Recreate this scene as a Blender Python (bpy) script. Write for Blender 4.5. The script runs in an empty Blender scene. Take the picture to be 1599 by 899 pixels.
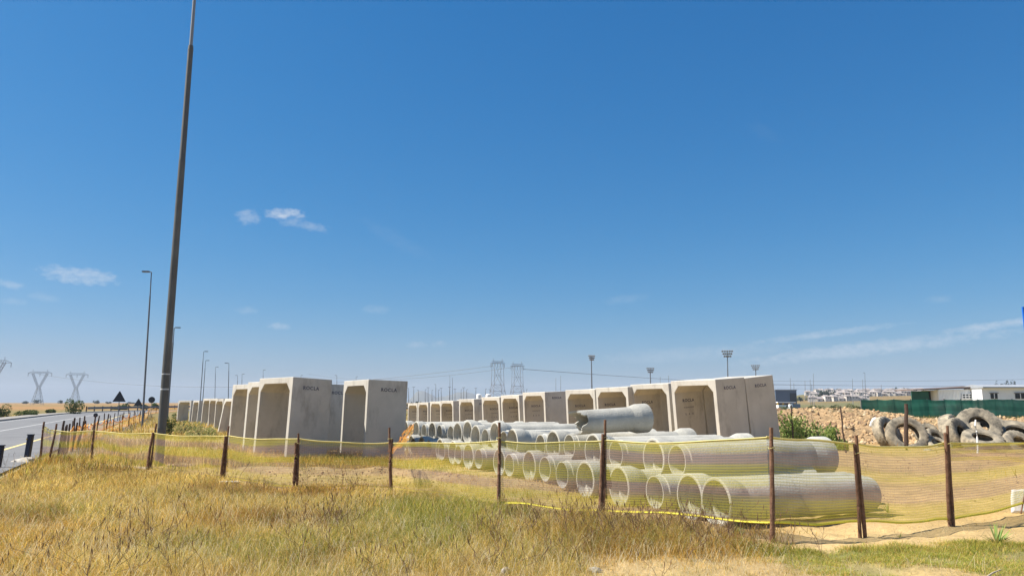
import bpy, math, random
import numpy as np
from mathutils import Vector, Matrix
R = math.radians
rng = np.random.default_rng(7)
random.seed(7)
S = bpy.context.scene
COL = S.collection

# ------------------------------------------------------------------ camera, sky, sun, exposure
FPX, CX, CY = 1150.0, 799.5, 449.5
EYE = 1.65
HOR = 628.0
PITCH = math.atan((HOR - CY) / FPX)
cam = bpy.data.cameras.new('camera')
cam.sensor_width = 36.0
cam.lens = 36.0 * FPX / 1599.0
cam.clip_start = 0.05
cam.clip_end = 20000
camo = bpy.data.objects.new('camera', cam)
COL.objects.link(camo)
camo.location = (0, 0, EYE)
camo.rotation_euler = (math.pi / 2 + PITCH, 0, 0)
S.camera = camo

SUN_AZ, SUN_EL = R(-89), R(51)          # azimuth measured from +Y towards +X
sun = bpy.data.lights.new('sun', 'SUN')
sun.energy = 5.0
sun.angle = R(0.5)
sun.color = (1.0, 0.94, 0.84)
suno = bpy.data.objects.new('sun', sun)
COL.objects.link(suno)
sd = Vector((math.sin(SUN_AZ) * math.cos(SUN_EL), math.cos(SUN_AZ) * math.cos(SUN_EL), math.sin(SUN_EL)))
suno.rotation_euler = (-sd).to_track_quat('-Z', 'Y').to_euler()
suno.location = (0, 0, 60)

S.view_settings.view_transform = 'Standard'
S.view_settings.look = 'None'
S.view_settings.gamma = 1
S.view_settings.exposure = 0.8
S.view_settings.use_curve_mapping = False
S.cycles.transparent_max_bounces = 24
S.cycles.volume_bounces = 0

W = bpy.data.worlds.new('World')
S.world = W
W.use_nodes = True
wt = W.node_tree
wt.nodes.clear()
def wn(t, **k):
    n = wt.nodes.new(t)
    for a, b in k.items():
        setattr(n, a, b)
    return n
def wmath(op, a, b=None, c=None, clamp=False):
    n = wn('ShaderNodeMath', operation=op, use_clamp=clamp)
    for i, v in enumerate((a, b, c)):
        if v is None: continue
        if isinstance(v, (int, float)): n.inputs[i].default_value = v
        else: wt.links.new(v, n.inputs[i])
    return n.outputs[0]
sky = wn('ShaderNodeTexSky', sky_type='NISHITA')
sky.sun_disc = False
sky.sun_elevation = SUN_EL
sky.sun_rotation = SUN_AZ
sky.altitude = 50
sky.air_density = 1.0
sky.dust_density = 0.9
sky.ozone_density = 3.2
hsv = wn('ShaderNodeHueSaturation')
hsv.inputs['Saturation'].default_value = 1.28
wt.links.new(sky.outputs[0], hsv.inputs['Color'])
# the phone camera's colour response to the clear sky, one power curve per channel
sepc = wn('ShaderNodeSeparateColor'); comc = wn('ShaderNodeCombineColor')
wt.links.new(hsv.outputs[0], sepc.inputs[0])
for _c, (_g, _b) in enumerate(((1.32, -.30), (.75, -.45), (.62, -.20))):
    _v = wmath('MULTIPLY', wmath('POWER', sepc.outputs[_c], _g), math.exp(_b) * .108 ** _g / .120)
    wt.links.new(_v, comc.inputs[_c])
tc = wn('ShaderNodeTexCoord')
sep = wn('ShaderNodeSeparateXYZ')
wt.links.new(tc.outputs['Generated'], sep.inputs[0])
az = wmath('ARCTAN2', sep.outputs[0], sep.outputs[1])
el = wmath('ARCSINE', sep.outputs[2])
def px_azel(px, py):
    x = (px - CX) / FPX; y = (CY - py) / FPX
    d = Vector((x, math.cos(PITCH) - y * math.sin(PITCH), math.sin(PITCH) + y * math.cos(PITCH))).normalized()
    return math.atan2(d.x, d.y), math.asin(d.z)
nz = wn('ShaderNodeTexNoise'); nz.inputs['Scale'].default_value = 85; nz.inputs['Detail'].default_value = 9; nz.inputs['Roughness'].default_value = 0.62
mp = wn('ShaderNodeMapping'); mp.inputs['Scale'].default_value = (1, 1, 1.9)
wt.links.new(tc.outputs['Generated'], mp.inputs[0]); wt.links.new(mp.outputs[0], nz.inputs['Vector'])
nfac = wmath('MULTIPLY_ADD', nz.outputs[0], 7.0, -3.6)
total = None
# small fair-weather clouds: direction, half width, half height, slant, opacity
CL = [(387, 339, 21, 13, 0, .5), (444, 334, 34, 9, -.05, .85), (474, 351, 42, 9, .14, .38), (122, 430, 66, 14, .05, .62),
      (10, 443, 34, 7, .1, .35), (70, 464, 26, 7, .1, .2), (20, 470, 24, 6, 0, .2), (436, 509, 17, 6, 0, .38),
      (587, 483, 24, 7, 0, .22), (650, 538, 17, 6, 0, .32), (686, 537, 14, 6, 0, .28), (385, 484, 18, 6, 0, .2),
      (1545, 509, 95, 7, -.10, .5), (1290, 521, 130, 6, -.10, .36), (1350, 545, 230, 12, -.09, .5), (1190, 205, 26, 14, .5, .03),
      (1465, 467, 24, 6, 0, .16), (975, 467, 42, 7, -.1, .12), (1080, 552, 160, 12, -.05, .22), (620, 375, 60, 14, .5, .05)]
for (px, py, hw, hh, sl, op) in CL:
    a0, e0 = px_azel(px, py)
    a1, _ = px_azel(px + hw, py); _, e1 = px_azel(px, py - hh)
    da = wmath('SUBTRACT', az, a0); de = wmath('SUBTRACT', el, e0)
    de2 = wmath('MULTIPLY_ADD', da, sl, de)
    qa = wmath('DIVIDE', da, abs(a1 - a0)); qe = wmath('DIVIDE', de2, abs(e1 - e0))
    r2 = wmath('ADD', wmath('MULTIPLY', qa, qa), wmath('MULTIPLY', qe, qe))
    m = wmath('SUBTRACT', 1.15, r2)
    m = wmath('MULTIPLY_ADD', nfac, 0.50, m)
    # fade so the noise cannot reach outside the ellipse neighbourhood
    m = wmath('MULTIPLY', m, 0.55, clamp=True)
    fade = wmath('SUBTRACT', 2.3, r2, clamp=True)
    m = wmath('MULTIPLY', wmath('MULTIPLY', m, fade), op)
    total = m if total is None else wmath('MAXIMUM', total, m)
mix = wn('ShaderNodeMix', data_type='RGBA')
wt.links.new(total, mix.inputs['Factor'])
wt.links.new(comc.outputs[0], mix.inputs[6])
mix.inputs[7].default_value = (5.6, 6.0, 6.6, 1)
bg = wn('ShaderNodeBackground')
bg.inputs['Strength'].default_value = 0.073
out = wn('ShaderNodeOutputWorld')
wt.links.new(mix.outputs[2], bg.inputs[0]); wt.links.new(bg.outputs[0], out.inputs[0])

# ------------------------------------------------------------------ pixel <-> world helpers
def at(px, py, D):
    x = (px - CX) / FPX; y = (CY - py) / FPX
    dy = math.cos(PITCH) - y * math.sin(PITCH); dz = math.sin(PITCH) + y * math.cos(PITCH)
    k = D / dy
    return Vector((x * k, D, EYE + dz * k))

# ------------------------------------------------------------------ numpy noise
_perm = rng.random((256, 256))
def vnoise(x, y):
    xi = np.floor(x).astype(int); yi = np.floor(y).astype(int)
    fx = x - xi; fy = y - yi
    fx = fx * fx * (3 - 2 * fx); fy = fy * fy * (3 - 2 * fy)
    g = lambda a, b: _perm[a & 255, b & 255]
    return (g(xi, yi) * (1 - fx) + g(xi + 1, yi) * fx) * (1 - fy) + (g(xi, yi + 1) * (1 - fx) + g(xi + 1, yi + 1) * fx) * fy
def fbm(x, y, o=4):
    s = 0; a = .5; t = 0
    for i in range(o):
        s = s + a * vnoise(x * 2**i + 17 * i, y * 2**i + 31 * i); t += a; a *= .5
    return s / t
def sstep(a, b, x):
    t = np.clip((x - a) / (b - a), 0, 1)
    return t * t * (3 - 2 * t)

# ------------------------------------------------------------------ layout data
BW, BL, BH = 2.3, 1.35, 2.4         # culvert width, length, height
# right-hand row: left px of the face, distance of face middle, top y, lean deg, depth of rank
RROW = [(1053, 1123, 26.2, 594, 4.0, 2), (989, 1048, 28.8, 600, 3.5, 2), (932, 984, 30.6, 605, 2.6, 2), (886, 931, 32.6, 608.5, 2.6, 2),
        (819, 852, 38.5, 612.5, 2.4, 1), (784, 814, 41.5, 617, 3.2, 2), (754, 782.6, 44, 620, 3.0, 1), (717, 742.5, 47, 623, 2.0, 1),
        (690, 707, 54, 625.5, 1.5, 2), (672, 689, 57, 626.5, 1, 1), (654, 668, 61, 628, 1.0, 1), (637, 652, 65, 629.3, .5, 1)]
CTRL = []
RBOX = []
RAZ = R(62.5)
def base_from_top(D, ty): return EYE + (HOR - ty) * D / FPX - BH
for (l, r, D, ty, ln, n) in RROW:
    z = base_from_top(D, ty)
    c = at((l + r) / 2, 640, D)
    RBOX.append((c.x, c.y, z, ln, n))
    CTRL.append((c.x, c.y, z)); CTRL.append((c.x + 1.5, c.y + .8, z + .02))
# left-hand group: near right corner px or far left corner px, distance, face angle, top y, lean
LGRP = [('R', 450.5, 22.6, 43.8, 588.5, -2.6), ('R', 571, 23.4, 32, 592.5, -1.6), ('R', 500, 27.2, 38, 599.5, -1.0), ('L', 381, 26.8, 43, 597, -2.2), ('L', 357.5, 30, 42, 601, -2.4),
        ('L', 341, 50, 40, 621.5, -9), ('R', 347.5, 58, 36, 622.5, -1), ('R', 326, 66, 38, 622, -3), ('R', 338.5, 63, 38, 622, 0), ('R', 308.5, 80, 38, 625, -3), ('R', 297, 84, 60, 625, -2)]
LBOX = []
for (k, px, D, a, ty, ln) in LGRP:
    a = R(a); u = Vector((-math.sin(a), math.cos(a))); n = Vector((math.cos(a), math.sin(a)))
    p = at(px, 640, D); p = Vector((p.x, p.y))
    c = p + u * (BW / 2) * (1 if k == 'R' else -1)
    z = base_from_top(D, ty)
    LBOX.append((c.x, c.y, z, math.pi / 2 - a, ln))
    CTRL.append((c.x, c.y, z)); CTRL.append((c.x + n.x, c.y + n.y, z))
CTRL += [(3.2, 11.4, -.10), (4.5, 12, -.10), (3, 14, -.18), (1.5, 14, -.2), (1, 16.5, -.2), (0, 18, -.14), (-2, 22, -.14), (-3.5, 25, -.22), (-4.2, 28, -.33), (-5, 31, -.42), (-2.5, 31, -.4), (5.5, 14, -.12),
         (9, 20, -.05), (12, 28, .0), (-13, 21, 0), (-11, 20, 0), (-9, 18, 0), (-6, 16, 0), (-3, 14.5, 0), (0, 12, 0), (2, 10.5, 0), (4, 9.5, 0), (7, 10.5, 0), (0, 8, 0), (5, 8, 0), (-5, 9, 0), (-5, 12, 0),
         (-20, 40, 0), (-27, 60, -.05), (-15, 40, -.15), (16, 30, 0), (20, 40, 0), (20, 60, 0), (25, 70, 0), (9, 13, .02), (10, 12, .05)]
CTRL = np.array(CTRL)

ROAD0 = np.array([-17.2, 25.0]); RU = np.array([-.42, .9075]); RN = np.array([-.9075, -.42])
RS = np.arange(-80, 1400, 2.0)
_hd = np.radians(-24.83 + np.clip((RS - 88) * .42, 0, 62))
_ds = 2.0
RX = np.cumsum(np.sin(_hd) * _ds); RY = np.cumsum(np.cos(_hd) * _ds)
_i0 = int(np.argmin(np.abs(RS)))
RX = RX - RX[_i0] + ROAD0[0]; RY = RY - RY[_i0] + ROAD0[1]
def road_p(s, o, z=0.0):
    x = np.interp(s, RS, RX); y = np.interp(s, RS, RY); h = np.interp(s, RS, _hd)
    return (float(x - math.cos(h) * o), float(y + math.sin(h) * o), z)
def road_off(x, y):
    xc = np.interp(y, RY, RX); h = np.interp(y, RY, _hd)
    return -(x - xc) * np.cos(h)
def height0(x, y):
    x = np.asarray(x, float); y = np.asarray(y, float)
    num = np.zeros(x.shape); den = np.full(x.shape, 0.02)
    for (cx, cy, cz) in CTRL:
        s = 2.2 + 0.05 * cy
        w = np.exp(-((x - cx) ** 2 + (y - cy) ** 2) / (2 * s * s))
        num += w * cz; den += w
    h = num / den
    # low rough earth bank left of the pipes
    bx = x + 2.6; by = y - 17.2
    h = h + .22 * np.exp(-(bx * bx / 16 + (by + .35 * bx) ** 2 / .9)) * (0.5 + fbm(x * 1.3, y * 1.3, 3))
    # town hill, far right
    a = np.arctan2(x, np.maximum(y, 1)); r = np.hypot(x, y)
    h = h + 11.5 * sstep(.28, .40, a) * sstep(420, 870, r) * (y > 0)
    h = h - 1.2 * sstep(90, 300, r) * (1 - sstep(500, 900, r)) * sstep(-.35, -.1, a)
    return h
def height(x, y):
    h = height0(x, y)
    r = np.hypot(x, y)
    n = (fbm(x * .9, y * .9, 4) - .5) * .14 + (fbm(x * 4.1, y * 4.1, 3) - .5) * .06
    h = h + n * (1 - sstep(40, 90, r))
    off = road_off(x, y)
    k = sstep(-3.2, -1.8, off) * (1 - sstep(12.5, 16, off))
    return h * (1 - k) + (-.06) * k
def hz(x, y): return float(height(np.array([x]), np.array([y]))[0])
def gpt(px, py):
    D = EYE * FPX / max(py - HOR, 1)
    for i in range(6):
        p = at(px, py, D)
        z = float(height0(np.array([p.x]), np.array([p.y]))[0])
        D = (EYE - z) * FPX / max(py - HOR, 1) * .5 + D * .5
    p = at(px, py, D); p.z = hz(p.x, p.y)
    return p

# fence posts in px: base x, base y, top x, top y
FP = [(62.3, 718, 71, 658), (79, 717.5, 89, 661), (143.5, 720, 149, 659), (234.8, 731, 246, 661), (350, 744, 359, 664.5), (464.7, 756, 467, 676), (609, 756, 609.5, 667),
      (779.3, 781, 779.5, 659), (941.6, 794, 945, 655), (1204.5, 829, 1203, 667), (1347.5, 820, 1334.5, 679), (1485, 806, 1477, 664)]
POSTS = []
for (bx, by, tx, ty) in FP:
    D = EYE * FPX / (by - HOR)
    b = at(bx, by, D); t = at(tx, ty, D)
    POSTS.append((b, t))
POSTS.append((Vector((9.0, 12.3, 0)), Vector((9.0, 12.3, 1.25))))
FX = np.array([p[0].x for p in POSTS]); FY = np.array([p[0].y for p in POSTS])
def fence_y(x): return np.interp(x, FX, FY)

# ------------------------------------------------------------------ object helpers
def tag(o, label=None, cat=None, group=None, kind=None):
    if label: o['label'] = label
    if cat: o['category'] = cat
    if group: o['group'] = group
    if kind: o['kind'] = kind
    return o
def empty(name, loc=(0, 0, 0), rz=0):
    o = bpy.data.objects.new(name, None); COL.objects.link(o)
    o.location = loc; o.rotation_euler = (0, 0, rz); o.empty_display_size = .2
    return o
def mkobj(name, me, mat=None, parent=None):
    o = bpy.data.objects.new(name, me); COL.objects.link(o)
    if mat is not None and len(me.materials) == 0: me.materials.append(mat)
    if parent is not None: o.parent = parent
    return o
def copy_tree(o, parent=None):
    c = o.copy(); COL.objects.link(c); c.parent = parent
    for ch in o.children: copy_tree(ch, c)
    return c
class MB:
    def __init__(s): s.v = []; s.f = []
    def add(s, vs, fs):
        b = len(s.v); s.v += [tuple(v) for v in vs]; s.f += [tuple(i + b for i in f) for f in fs]; return s
    def box(s, c, d, rot=None):
        vs = [Vector(((i & 1) - .5, ((i >> 1) & 1) - .5, ((i >> 2) & 1) - .5)) for i in range(8)]
        vs = [Vector((v.x * d[0], v.y * d[1], v.z * d[2])) for v in vs]
        if rot is not None: vs = [rot @ v for v in vs]
        vs = [v + Vector(c) for v in vs]
        return s.add(vs, [(0, 2, 3, 1), (4, 5, 7, 6), (0, 1, 5, 4), (2, 6, 7, 3), (0, 4, 6, 2), (1, 3, 7, 5)])
    def beam(s, a, b, t):
        a = Vector(a); b = Vector(b); d = b - a
        q = d.to_track_quat('Z', 'Y').to_matrix()
        return s.box((a + b) / 2, (t, t, d.length), q)
    def tube(s, pts, rad, n=8, cap=True):
        pts = [Vector(p) for p in pts]
        if isinstance(rad, (int, float)): rad = [rad] * len(pts)
        vs = []; fs = []
        for i, p in enumerate(pts):
            d = (pts[min(i + 1, len(pts) - 1)] - pts[max(i - 1, 0)]).normalized()
            q = d.to_track_quat('Z', 'Y').to_matrix()
            for k in range(n):
                t = 2 * math.pi * k / n
                vs.append(p + q @ Vector((math.cos(t) * rad[i], math.sin(t) * rad[i], 0)))
        for i in range(len(pts) - 1):
            for k in range(n):
                a = i * n + k; b = i * n + (k + 1) % n
                fs.append((a, b, b + n, a + n))
        if cap:
            fs.append(tuple(range(n))[::-1]); fs.append(tuple((len(pts) - 1) * n + k for k in range(n)))
        return s.add(vs, fs)
    def prism(s, poly, y0, y1):           # poly in xz
        n = len(poly)
        vs = [(p[0], y0, p[1]) for p in poly] + [(p[0], y1, p[1]) for p in poly]
        fs = [tuple(range(n)), tuple(range(2 * n - 1, n - 1, -1))]
        for i in range(n):
            j = (i + 1) % n
            fs.append((i, i + n, j + n, j))
        return s.add(vs, fs)
    def lathe(s, prof, n=40, axis='Y', closed=False, jit=None):
        vs = []; fs = []
        m = len(prof)
        for k in range(n):
            t = 2 * math.pi * k / n
            for j, (a, r) in enumerate(prof):
                aa = a + (jit(j, k) if jit else 0)
                if axis == 'Y': vs.append((r * math.cos(t), aa, r * math.sin(t)))
                else: vs.append((r * math.cos(t), r * math.sin(t), aa))
        for k in range(n):
            k2 = (k + 1) % n
            for j in range(m if closed else m - 1):
                j2 = (j + 1) % m
                fs.append((k * m + j, k * m + j2, k2 * m + j2, k2 * m + j))
        return s.add(vs, fs)
    def mesh(s, name, smooth=False, mat=None, fix=True):
        me = bpy.data.meshes.new(name); me.from_pydata(s.v, [], s.f); me.update()
        if fix:
            import bmesh
            bm = bmesh.new(); bm.from_mesh(me); bmesh.ops.recalc_face_normals(bm, faces=bm.faces); bm.to_mesh(me); bm.free()
        if smooth:
            me.shade_smooth()
            try: me.set_sharp_from_angle(angle=R(38))
            except Exception: pass
        if mat: me.materials.append(mat)
        return me
    def obj(s, name, mat, parent=None, smooth=False, fix=True):
        return mkobj(name, s.mesh(name, smooth, None, fix), mat, parent)
def np_mesh(name, V, F4=None, F3=None, col=None, mat=None, smooth=False):
    me = bpy.data.meshes.new(name)
    V = np.ascontiguousarray(V, dtype=np.float32)
    parts = []; starts = []; off = 0
    if F4 is not None and len(F4):
        parts.append(np.asarray(F4, np.int32).ravel()); starts.append(np.arange(len(F4), dtype=np.int32) * 4); off = len(F4) * 4
    if F3 is not None and len(F3):
        parts.append(np.asarray(F3, np.int32).ravel()); starts.append(off + np.arange(len(F3), dtype=np.int32) * 3)
    L = np.concatenate(parts); P = np.concatenate(starts)
    me.vertices.add(len(V)); me.vertices.foreach_set('co', V.ravel())
    me.loops.add(len(L)); me.loops.foreach_set('vertex_index', L)
    me.polygons.add(len(P)); me.polygons.foreach_set('loop_start', P)
    me.update(calc_edges=True)
    if smooth: me.shade_smooth()
    if col is not None:
        a = me.attributes.new('Col', 'FLOAT_COLOR', 'POINT')
        c = np.ones((len(V), 4), np.float32); c[:, :3] = col
        a.data.foreach_set('color', c.ravel())
    if mat: me.materials.append(mat)
    return me

# ------------------------------------------------------------------ materials
def newmat(name):
    m = bpy.data.materials.new(name); m.use_nodes = True
    nt = m.node_tree; b = nt.nodes['Principled BSDF']
    return m, nt, b
def pmat(name, c, rough=.8, var=.2, scale=3.0, bump=0.0, bscale=40, metal=0, c2=None, spec=.3, stain=None, coord='Object'):
    m, nt, b = newmat(name)
    tcn = nt.nodes.new('ShaderNodeTexCoord')
    oi = nt.nodes.new('ShaderNodeObjectInfo')
    ad = nt.nodes.new('ShaderNodeVectorMath'); ad.operation = 'ADD'
    sc = nt.nodes.new('ShaderNodeVectorMath'); sc.operation = 'SCALE'; sc.inputs[3].default_value = 1
    cmb = nt.nodes.new('ShaderNodeCombineXYZ')
    mu = nt.nodes.new('ShaderNodeMath'); mu.operation = 'MULTIPLY'; mu.inputs[1].default_value = 57
    nt.links.new(oi.outputs['Random'], mu.inputs[0]); nt.links.new(mu.outputs[0], cmb.inputs[0]); nt.links.new(mu.outputs[0], cmb.inputs[2])
    nt.links.new(tcn.outputs[coord], ad.inputs[0]); nt.links.new(cmb.outputs[0], ad.inputs[1])
    n1 = nt.nodes.new('ShaderNodeTexNoise'); n1.inputs['Scale'].default_value = scale; n1.inputs['Detail'].default_value = 6; n1.inputs['Roughness'].default_value = .65
    nt.links.new(ad.outputs[0], n1.inputs['Vector'])
    r = nt.nodes.new('ShaderNodeValToRGB')
    r.color_ramp.elements[0].position = .3; r.color_ramp.elements[1].position = .7
    cc = c2 if c2 else tuple(min(1, x * (1 + var)) for x in c)
    r.color_ramp.elements[0].color = (*[x * (1 - var) for x in c], 1); r.color_ramp.elements[1].color = (*cc, 1)
    nt.links.new(n1.outputs[0], r.inputs[0])
    outc = r.outputs[0]
    if stain:     # darker drips / scuffs with a shape of their own: (colour, amount, vertical stretch)
        mpn = nt.nodes.new('ShaderNodeMapping'); mpn.inputs['Scale'].default_value = stain[2]
        n3 = nt.nodes.new('ShaderNodeTexNoise'); n3.inputs['Scale'].default_value = 1.6; n3.inputs['Detail'].default_value = 8; n3.inputs['Roughness'].default_value = .7
        nt.links.new(ad.outputs[0], mpn.inputs[0]); nt.links.new(mpn.outputs[0], n3.inputs['Vector'])
        r3 = nt.nodes.new('ShaderNodeValToRGB'); r3.color_ramp.elements[0].position = .52; r3.color_ramp.elements[1].position = .72
        r3.color_ramp.elements[1].color = (stain[1],) * 3 + (1,)
        nt.links.new(n3.outputs[0], r3.inputs[0])
        mx = nt.nodes.new('ShaderNodeMix'); mx.data_type = 'RGBA'
        nt.links.new(r3.outputs[0], mx.inputs['Factor']); nt.links.new(outc, mx.inputs[6]); mx.inputs[7].default_value = (*stain[0], 1)
        outc = mx.outputs[2]
    # each copy a touch lighter or darker
    hs = nt.nodes.new('ShaderNodeHueSaturation')
    mr = nt.nodes.new('ShaderNodeMapRange'); mr.inputs['To Min'].default_value = 1 - var * .45; mr.inputs['To Max'].default_value = 1 + var * .45
    nt.links.new(oi.outputs['Random'], mr.inputs['Value']); nt.links.new(mr.outputs[0], hs.inputs['Value']); nt.links.new(outc, hs.inputs['Color'])
    nt.links.new(hs.outputs[0], b.inputs['Base Color'])
    b.inputs['Roughness'].default_value = rough; b.inputs['Metallic'].default_value = metal; b.inputs['Specular IOR Level'].default_value = spec
    if bump:
        n2 = nt.nodes.new('ShaderNodeTexNoise'); n2.inputs['Scale'].default_value = bscale; n2.inputs['Detail'].default_value = 5
        nt.links.new(ad.outputs[0], n2.inputs['Vector'])
        bp = nt.nodes.new('ShaderNodeBump'); bp.inputs['Strength'].default_value = bump; bp.inputs['Distance'].default_value = .02
        nt.links.new(n2.outputs[0], bp.inputs['Height']); nt.links.new(bp.outputs[0], b.inputs['Normal'])
    return m
def colmat(name, transl=0.0, fine=None, rough=.9, bump=0):
    m, nt, b = newmat(name)
    a = nt.nodes.new('ShaderNodeAttribute'); a.attribute_name = 'Col'
    c = a.outputs['Color']
    if fine:
        tcn = nt.nodes.new('ShaderNodeTexCoord')
        prev = c
        n = None
        for (sc, amt) in fine:
            n = nt.nodes.new('ShaderNodeTexNoise'); n.inputs['Scale'].default_value = sc; n.inputs['Detail'].default_value = 7; n.inputs['Roughness'].default_value = .7
            nt.links.new(tcn.outputs['Object'], n.inputs['Vector'])
            mr = nt.nodes.new('ShaderNodeMapRange'); mr.inputs['From Min'].default_value = .3; mr.inputs['From Max'].default_value = .7
            mr.inputs['To Min'].default_value = 1 - amt; mr.inputs['To Max'].default_value = 1 + amt
            nt.links.new(n.outputs[0], mr.inputs['Value'])
            vm = nt.nodes.new('ShaderNodeVectorMath'); vm.operation = 'SCALE'
            nt.links.new(prev, vm.inputs[0]); nt.links.new(mr.outputs[0], vm.inputs[3])
            prev = vm.outputs[0]
        c = prev
        if bump:
            bp = nt.nodes.new('ShaderNodeBump'); bp.inputs['Strength'].default_value = bump; bp.inputs['Distance'].default_value = .05
            nt.links.new(n.outputs[0], bp.inputs['Height']); nt.links.new(bp.outputs[0], b.inputs['Normal'])
    nt.links.new(c, b.inputs['Base Color'])
    b.inputs['Roughness'].default_value = rough; b.inputs['Specular IOR Level'].default_value = .15
    if transl:
        t = nt.nodes.new('ShaderNodeBsdfTranslucent'); nt.links.new(c, t.inputs[0])
        mx = nt.nodes.new('ShaderNodeMixShader'); mx.inputs[0].default_value = transl
        nt.links.new(b.outputs[0], mx.inputs[1]); nt.links.new(t.outputs[0], mx.inputs[2])
        nt.links.new(mx.outputs[0], nt.nodes['Material Output'].inputs[0])
    return m
M = {}
M['box'] = pmat('culvert_concrete', (.50, .47, .41), .85, .11, 1.1, .25, 30, stain=((.24, .215, .18), .7, (1.2, 1.2, .45)))
M['pipe'] = pmat('pipe_concrete', (.44, .425, .37), .85, .18, 2.6, .5, 35, stain=((.24, .23, .20), .7, (3, .7, 3)))
M['ink'] = pmat('stencil_ink', (.085, .095, .15), .8, .3, 20, c2=(.20, .19, .20))
M['post'] = pmat('rough_timber', (.17, .085, .05), .9, .35, 14, .6, 60, c2=(.27, .15, .09))
M['oldpost'] = pmat('dark_timber', (.09, .06, .045), .9, .3, 14, .5, 60)
M['pole'] = pmat('painted_pole', (.125, .12, .105), .55, .22, 1.2, .1, 30, metal=.25, stain=((.10, .10, .09), .7, (1, 1, .4)))
M['farpole'] = pmat('grey_pole', (.13, .14, .15), .6, .1, 2)
M['lattice'] = pmat('galvanised_steel', (.26, .27, .28), .6, .1, 1, metal=.3)
M['asphalt'] = pmat('asphalt', (.19, .19, .19), .9, .12, .6, .3, 80, stain=((.11, .11, .115), .6, (.25, .25, 1)), coord='Object')
M['kerb'] = pmat('kerb_concrete', (.27, .25, .22), .9, .2, 2, .2, 40)
M['white'] = pmat('white_road_paint', (.52, .52, .50), .8, .15, 6)
M['yellow'] = pmat('yellow_road_paint', (.62, .50, .22), .8, .2, 6)
M['rubber'] = pmat('dusty_rubber', (.115, .105, .085), .95, .3, 3.2, .4, 30, c2=(.46, .39, .28), stain=((.05, .05, .05), .7, (1.5, 1.5, 1.5)))
M['signback'] = pmat('dark_sign_back', (.035, .038, .045), .6, .1, 5)
M['blackplastic'] = pmat('black_plastic', (.018, .022, .04), .45, .2, 6)
M['rock'] = pmat('pale_rock', (.46, .42, .36), .95, .25, 6, .5, 20)
M['wwall'] = pmat('white_cladding', (.86, .87, .86), .7, .05, .8)
M['gwall'] = pmat('green_cladding', (.03, .12, .085), .7, .15, 1)
M['darkopen'] = pmat('dark_glass', (.03, .04, .05), .3, .1, 1)
M['roofg'] = pmat('grey_roof_sheet', (.36, .38, .40), .6, .1, 1, metal=.2)
M['roofrust'] = pmat('rusty_roof_sheet', (.14, .10, .08), .8, .3, 1)
M['house'] = pmat('house_render', (.66, .61, .54), .9, .35, .2)
M['houser'] = pmat('house_roof', (.32, .28, .26), .9, .35, .2)
M['bluew'] = pmat('slate_blue_cladding', (.10, .14, .20), .5, .15, .05)
M['sacking'] = pmat('white_woven_plastic', (.72, .72, .70), .6, .12, 6, .5, 12)
M['bluesign'] = pmat('blue_sign_face', (.01, .12, .55), .4, .05, 3)
M['yellowm'] = pmat('yellow_paint', (.55, .36, .05), .6, .2, 2)
M['guard'] = pmat('guard_rail_steel', (.20, .19, .18), .6, .2, .5, metal=.3)
M['bark'] = pmat('bark', (.10, .075, .05), .9, .3, 8)
M['twig'] = pmat('pale_stick', (.5, .42, .30), .9, .2, 8)
M['ground'] = colmat('ground_soil', 0, [(.35, .14), (3.0, .2), (22, .24)], .95, .5)
M['rubble'] = colmat('rubble_soil', 0, [(1.2, .2), (9, .25), (40, .2)], .95, .7)
M['blade'] = colmat('grass_blades', .5)
M['leaf'] = colmat('leaves', .3)

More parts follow.
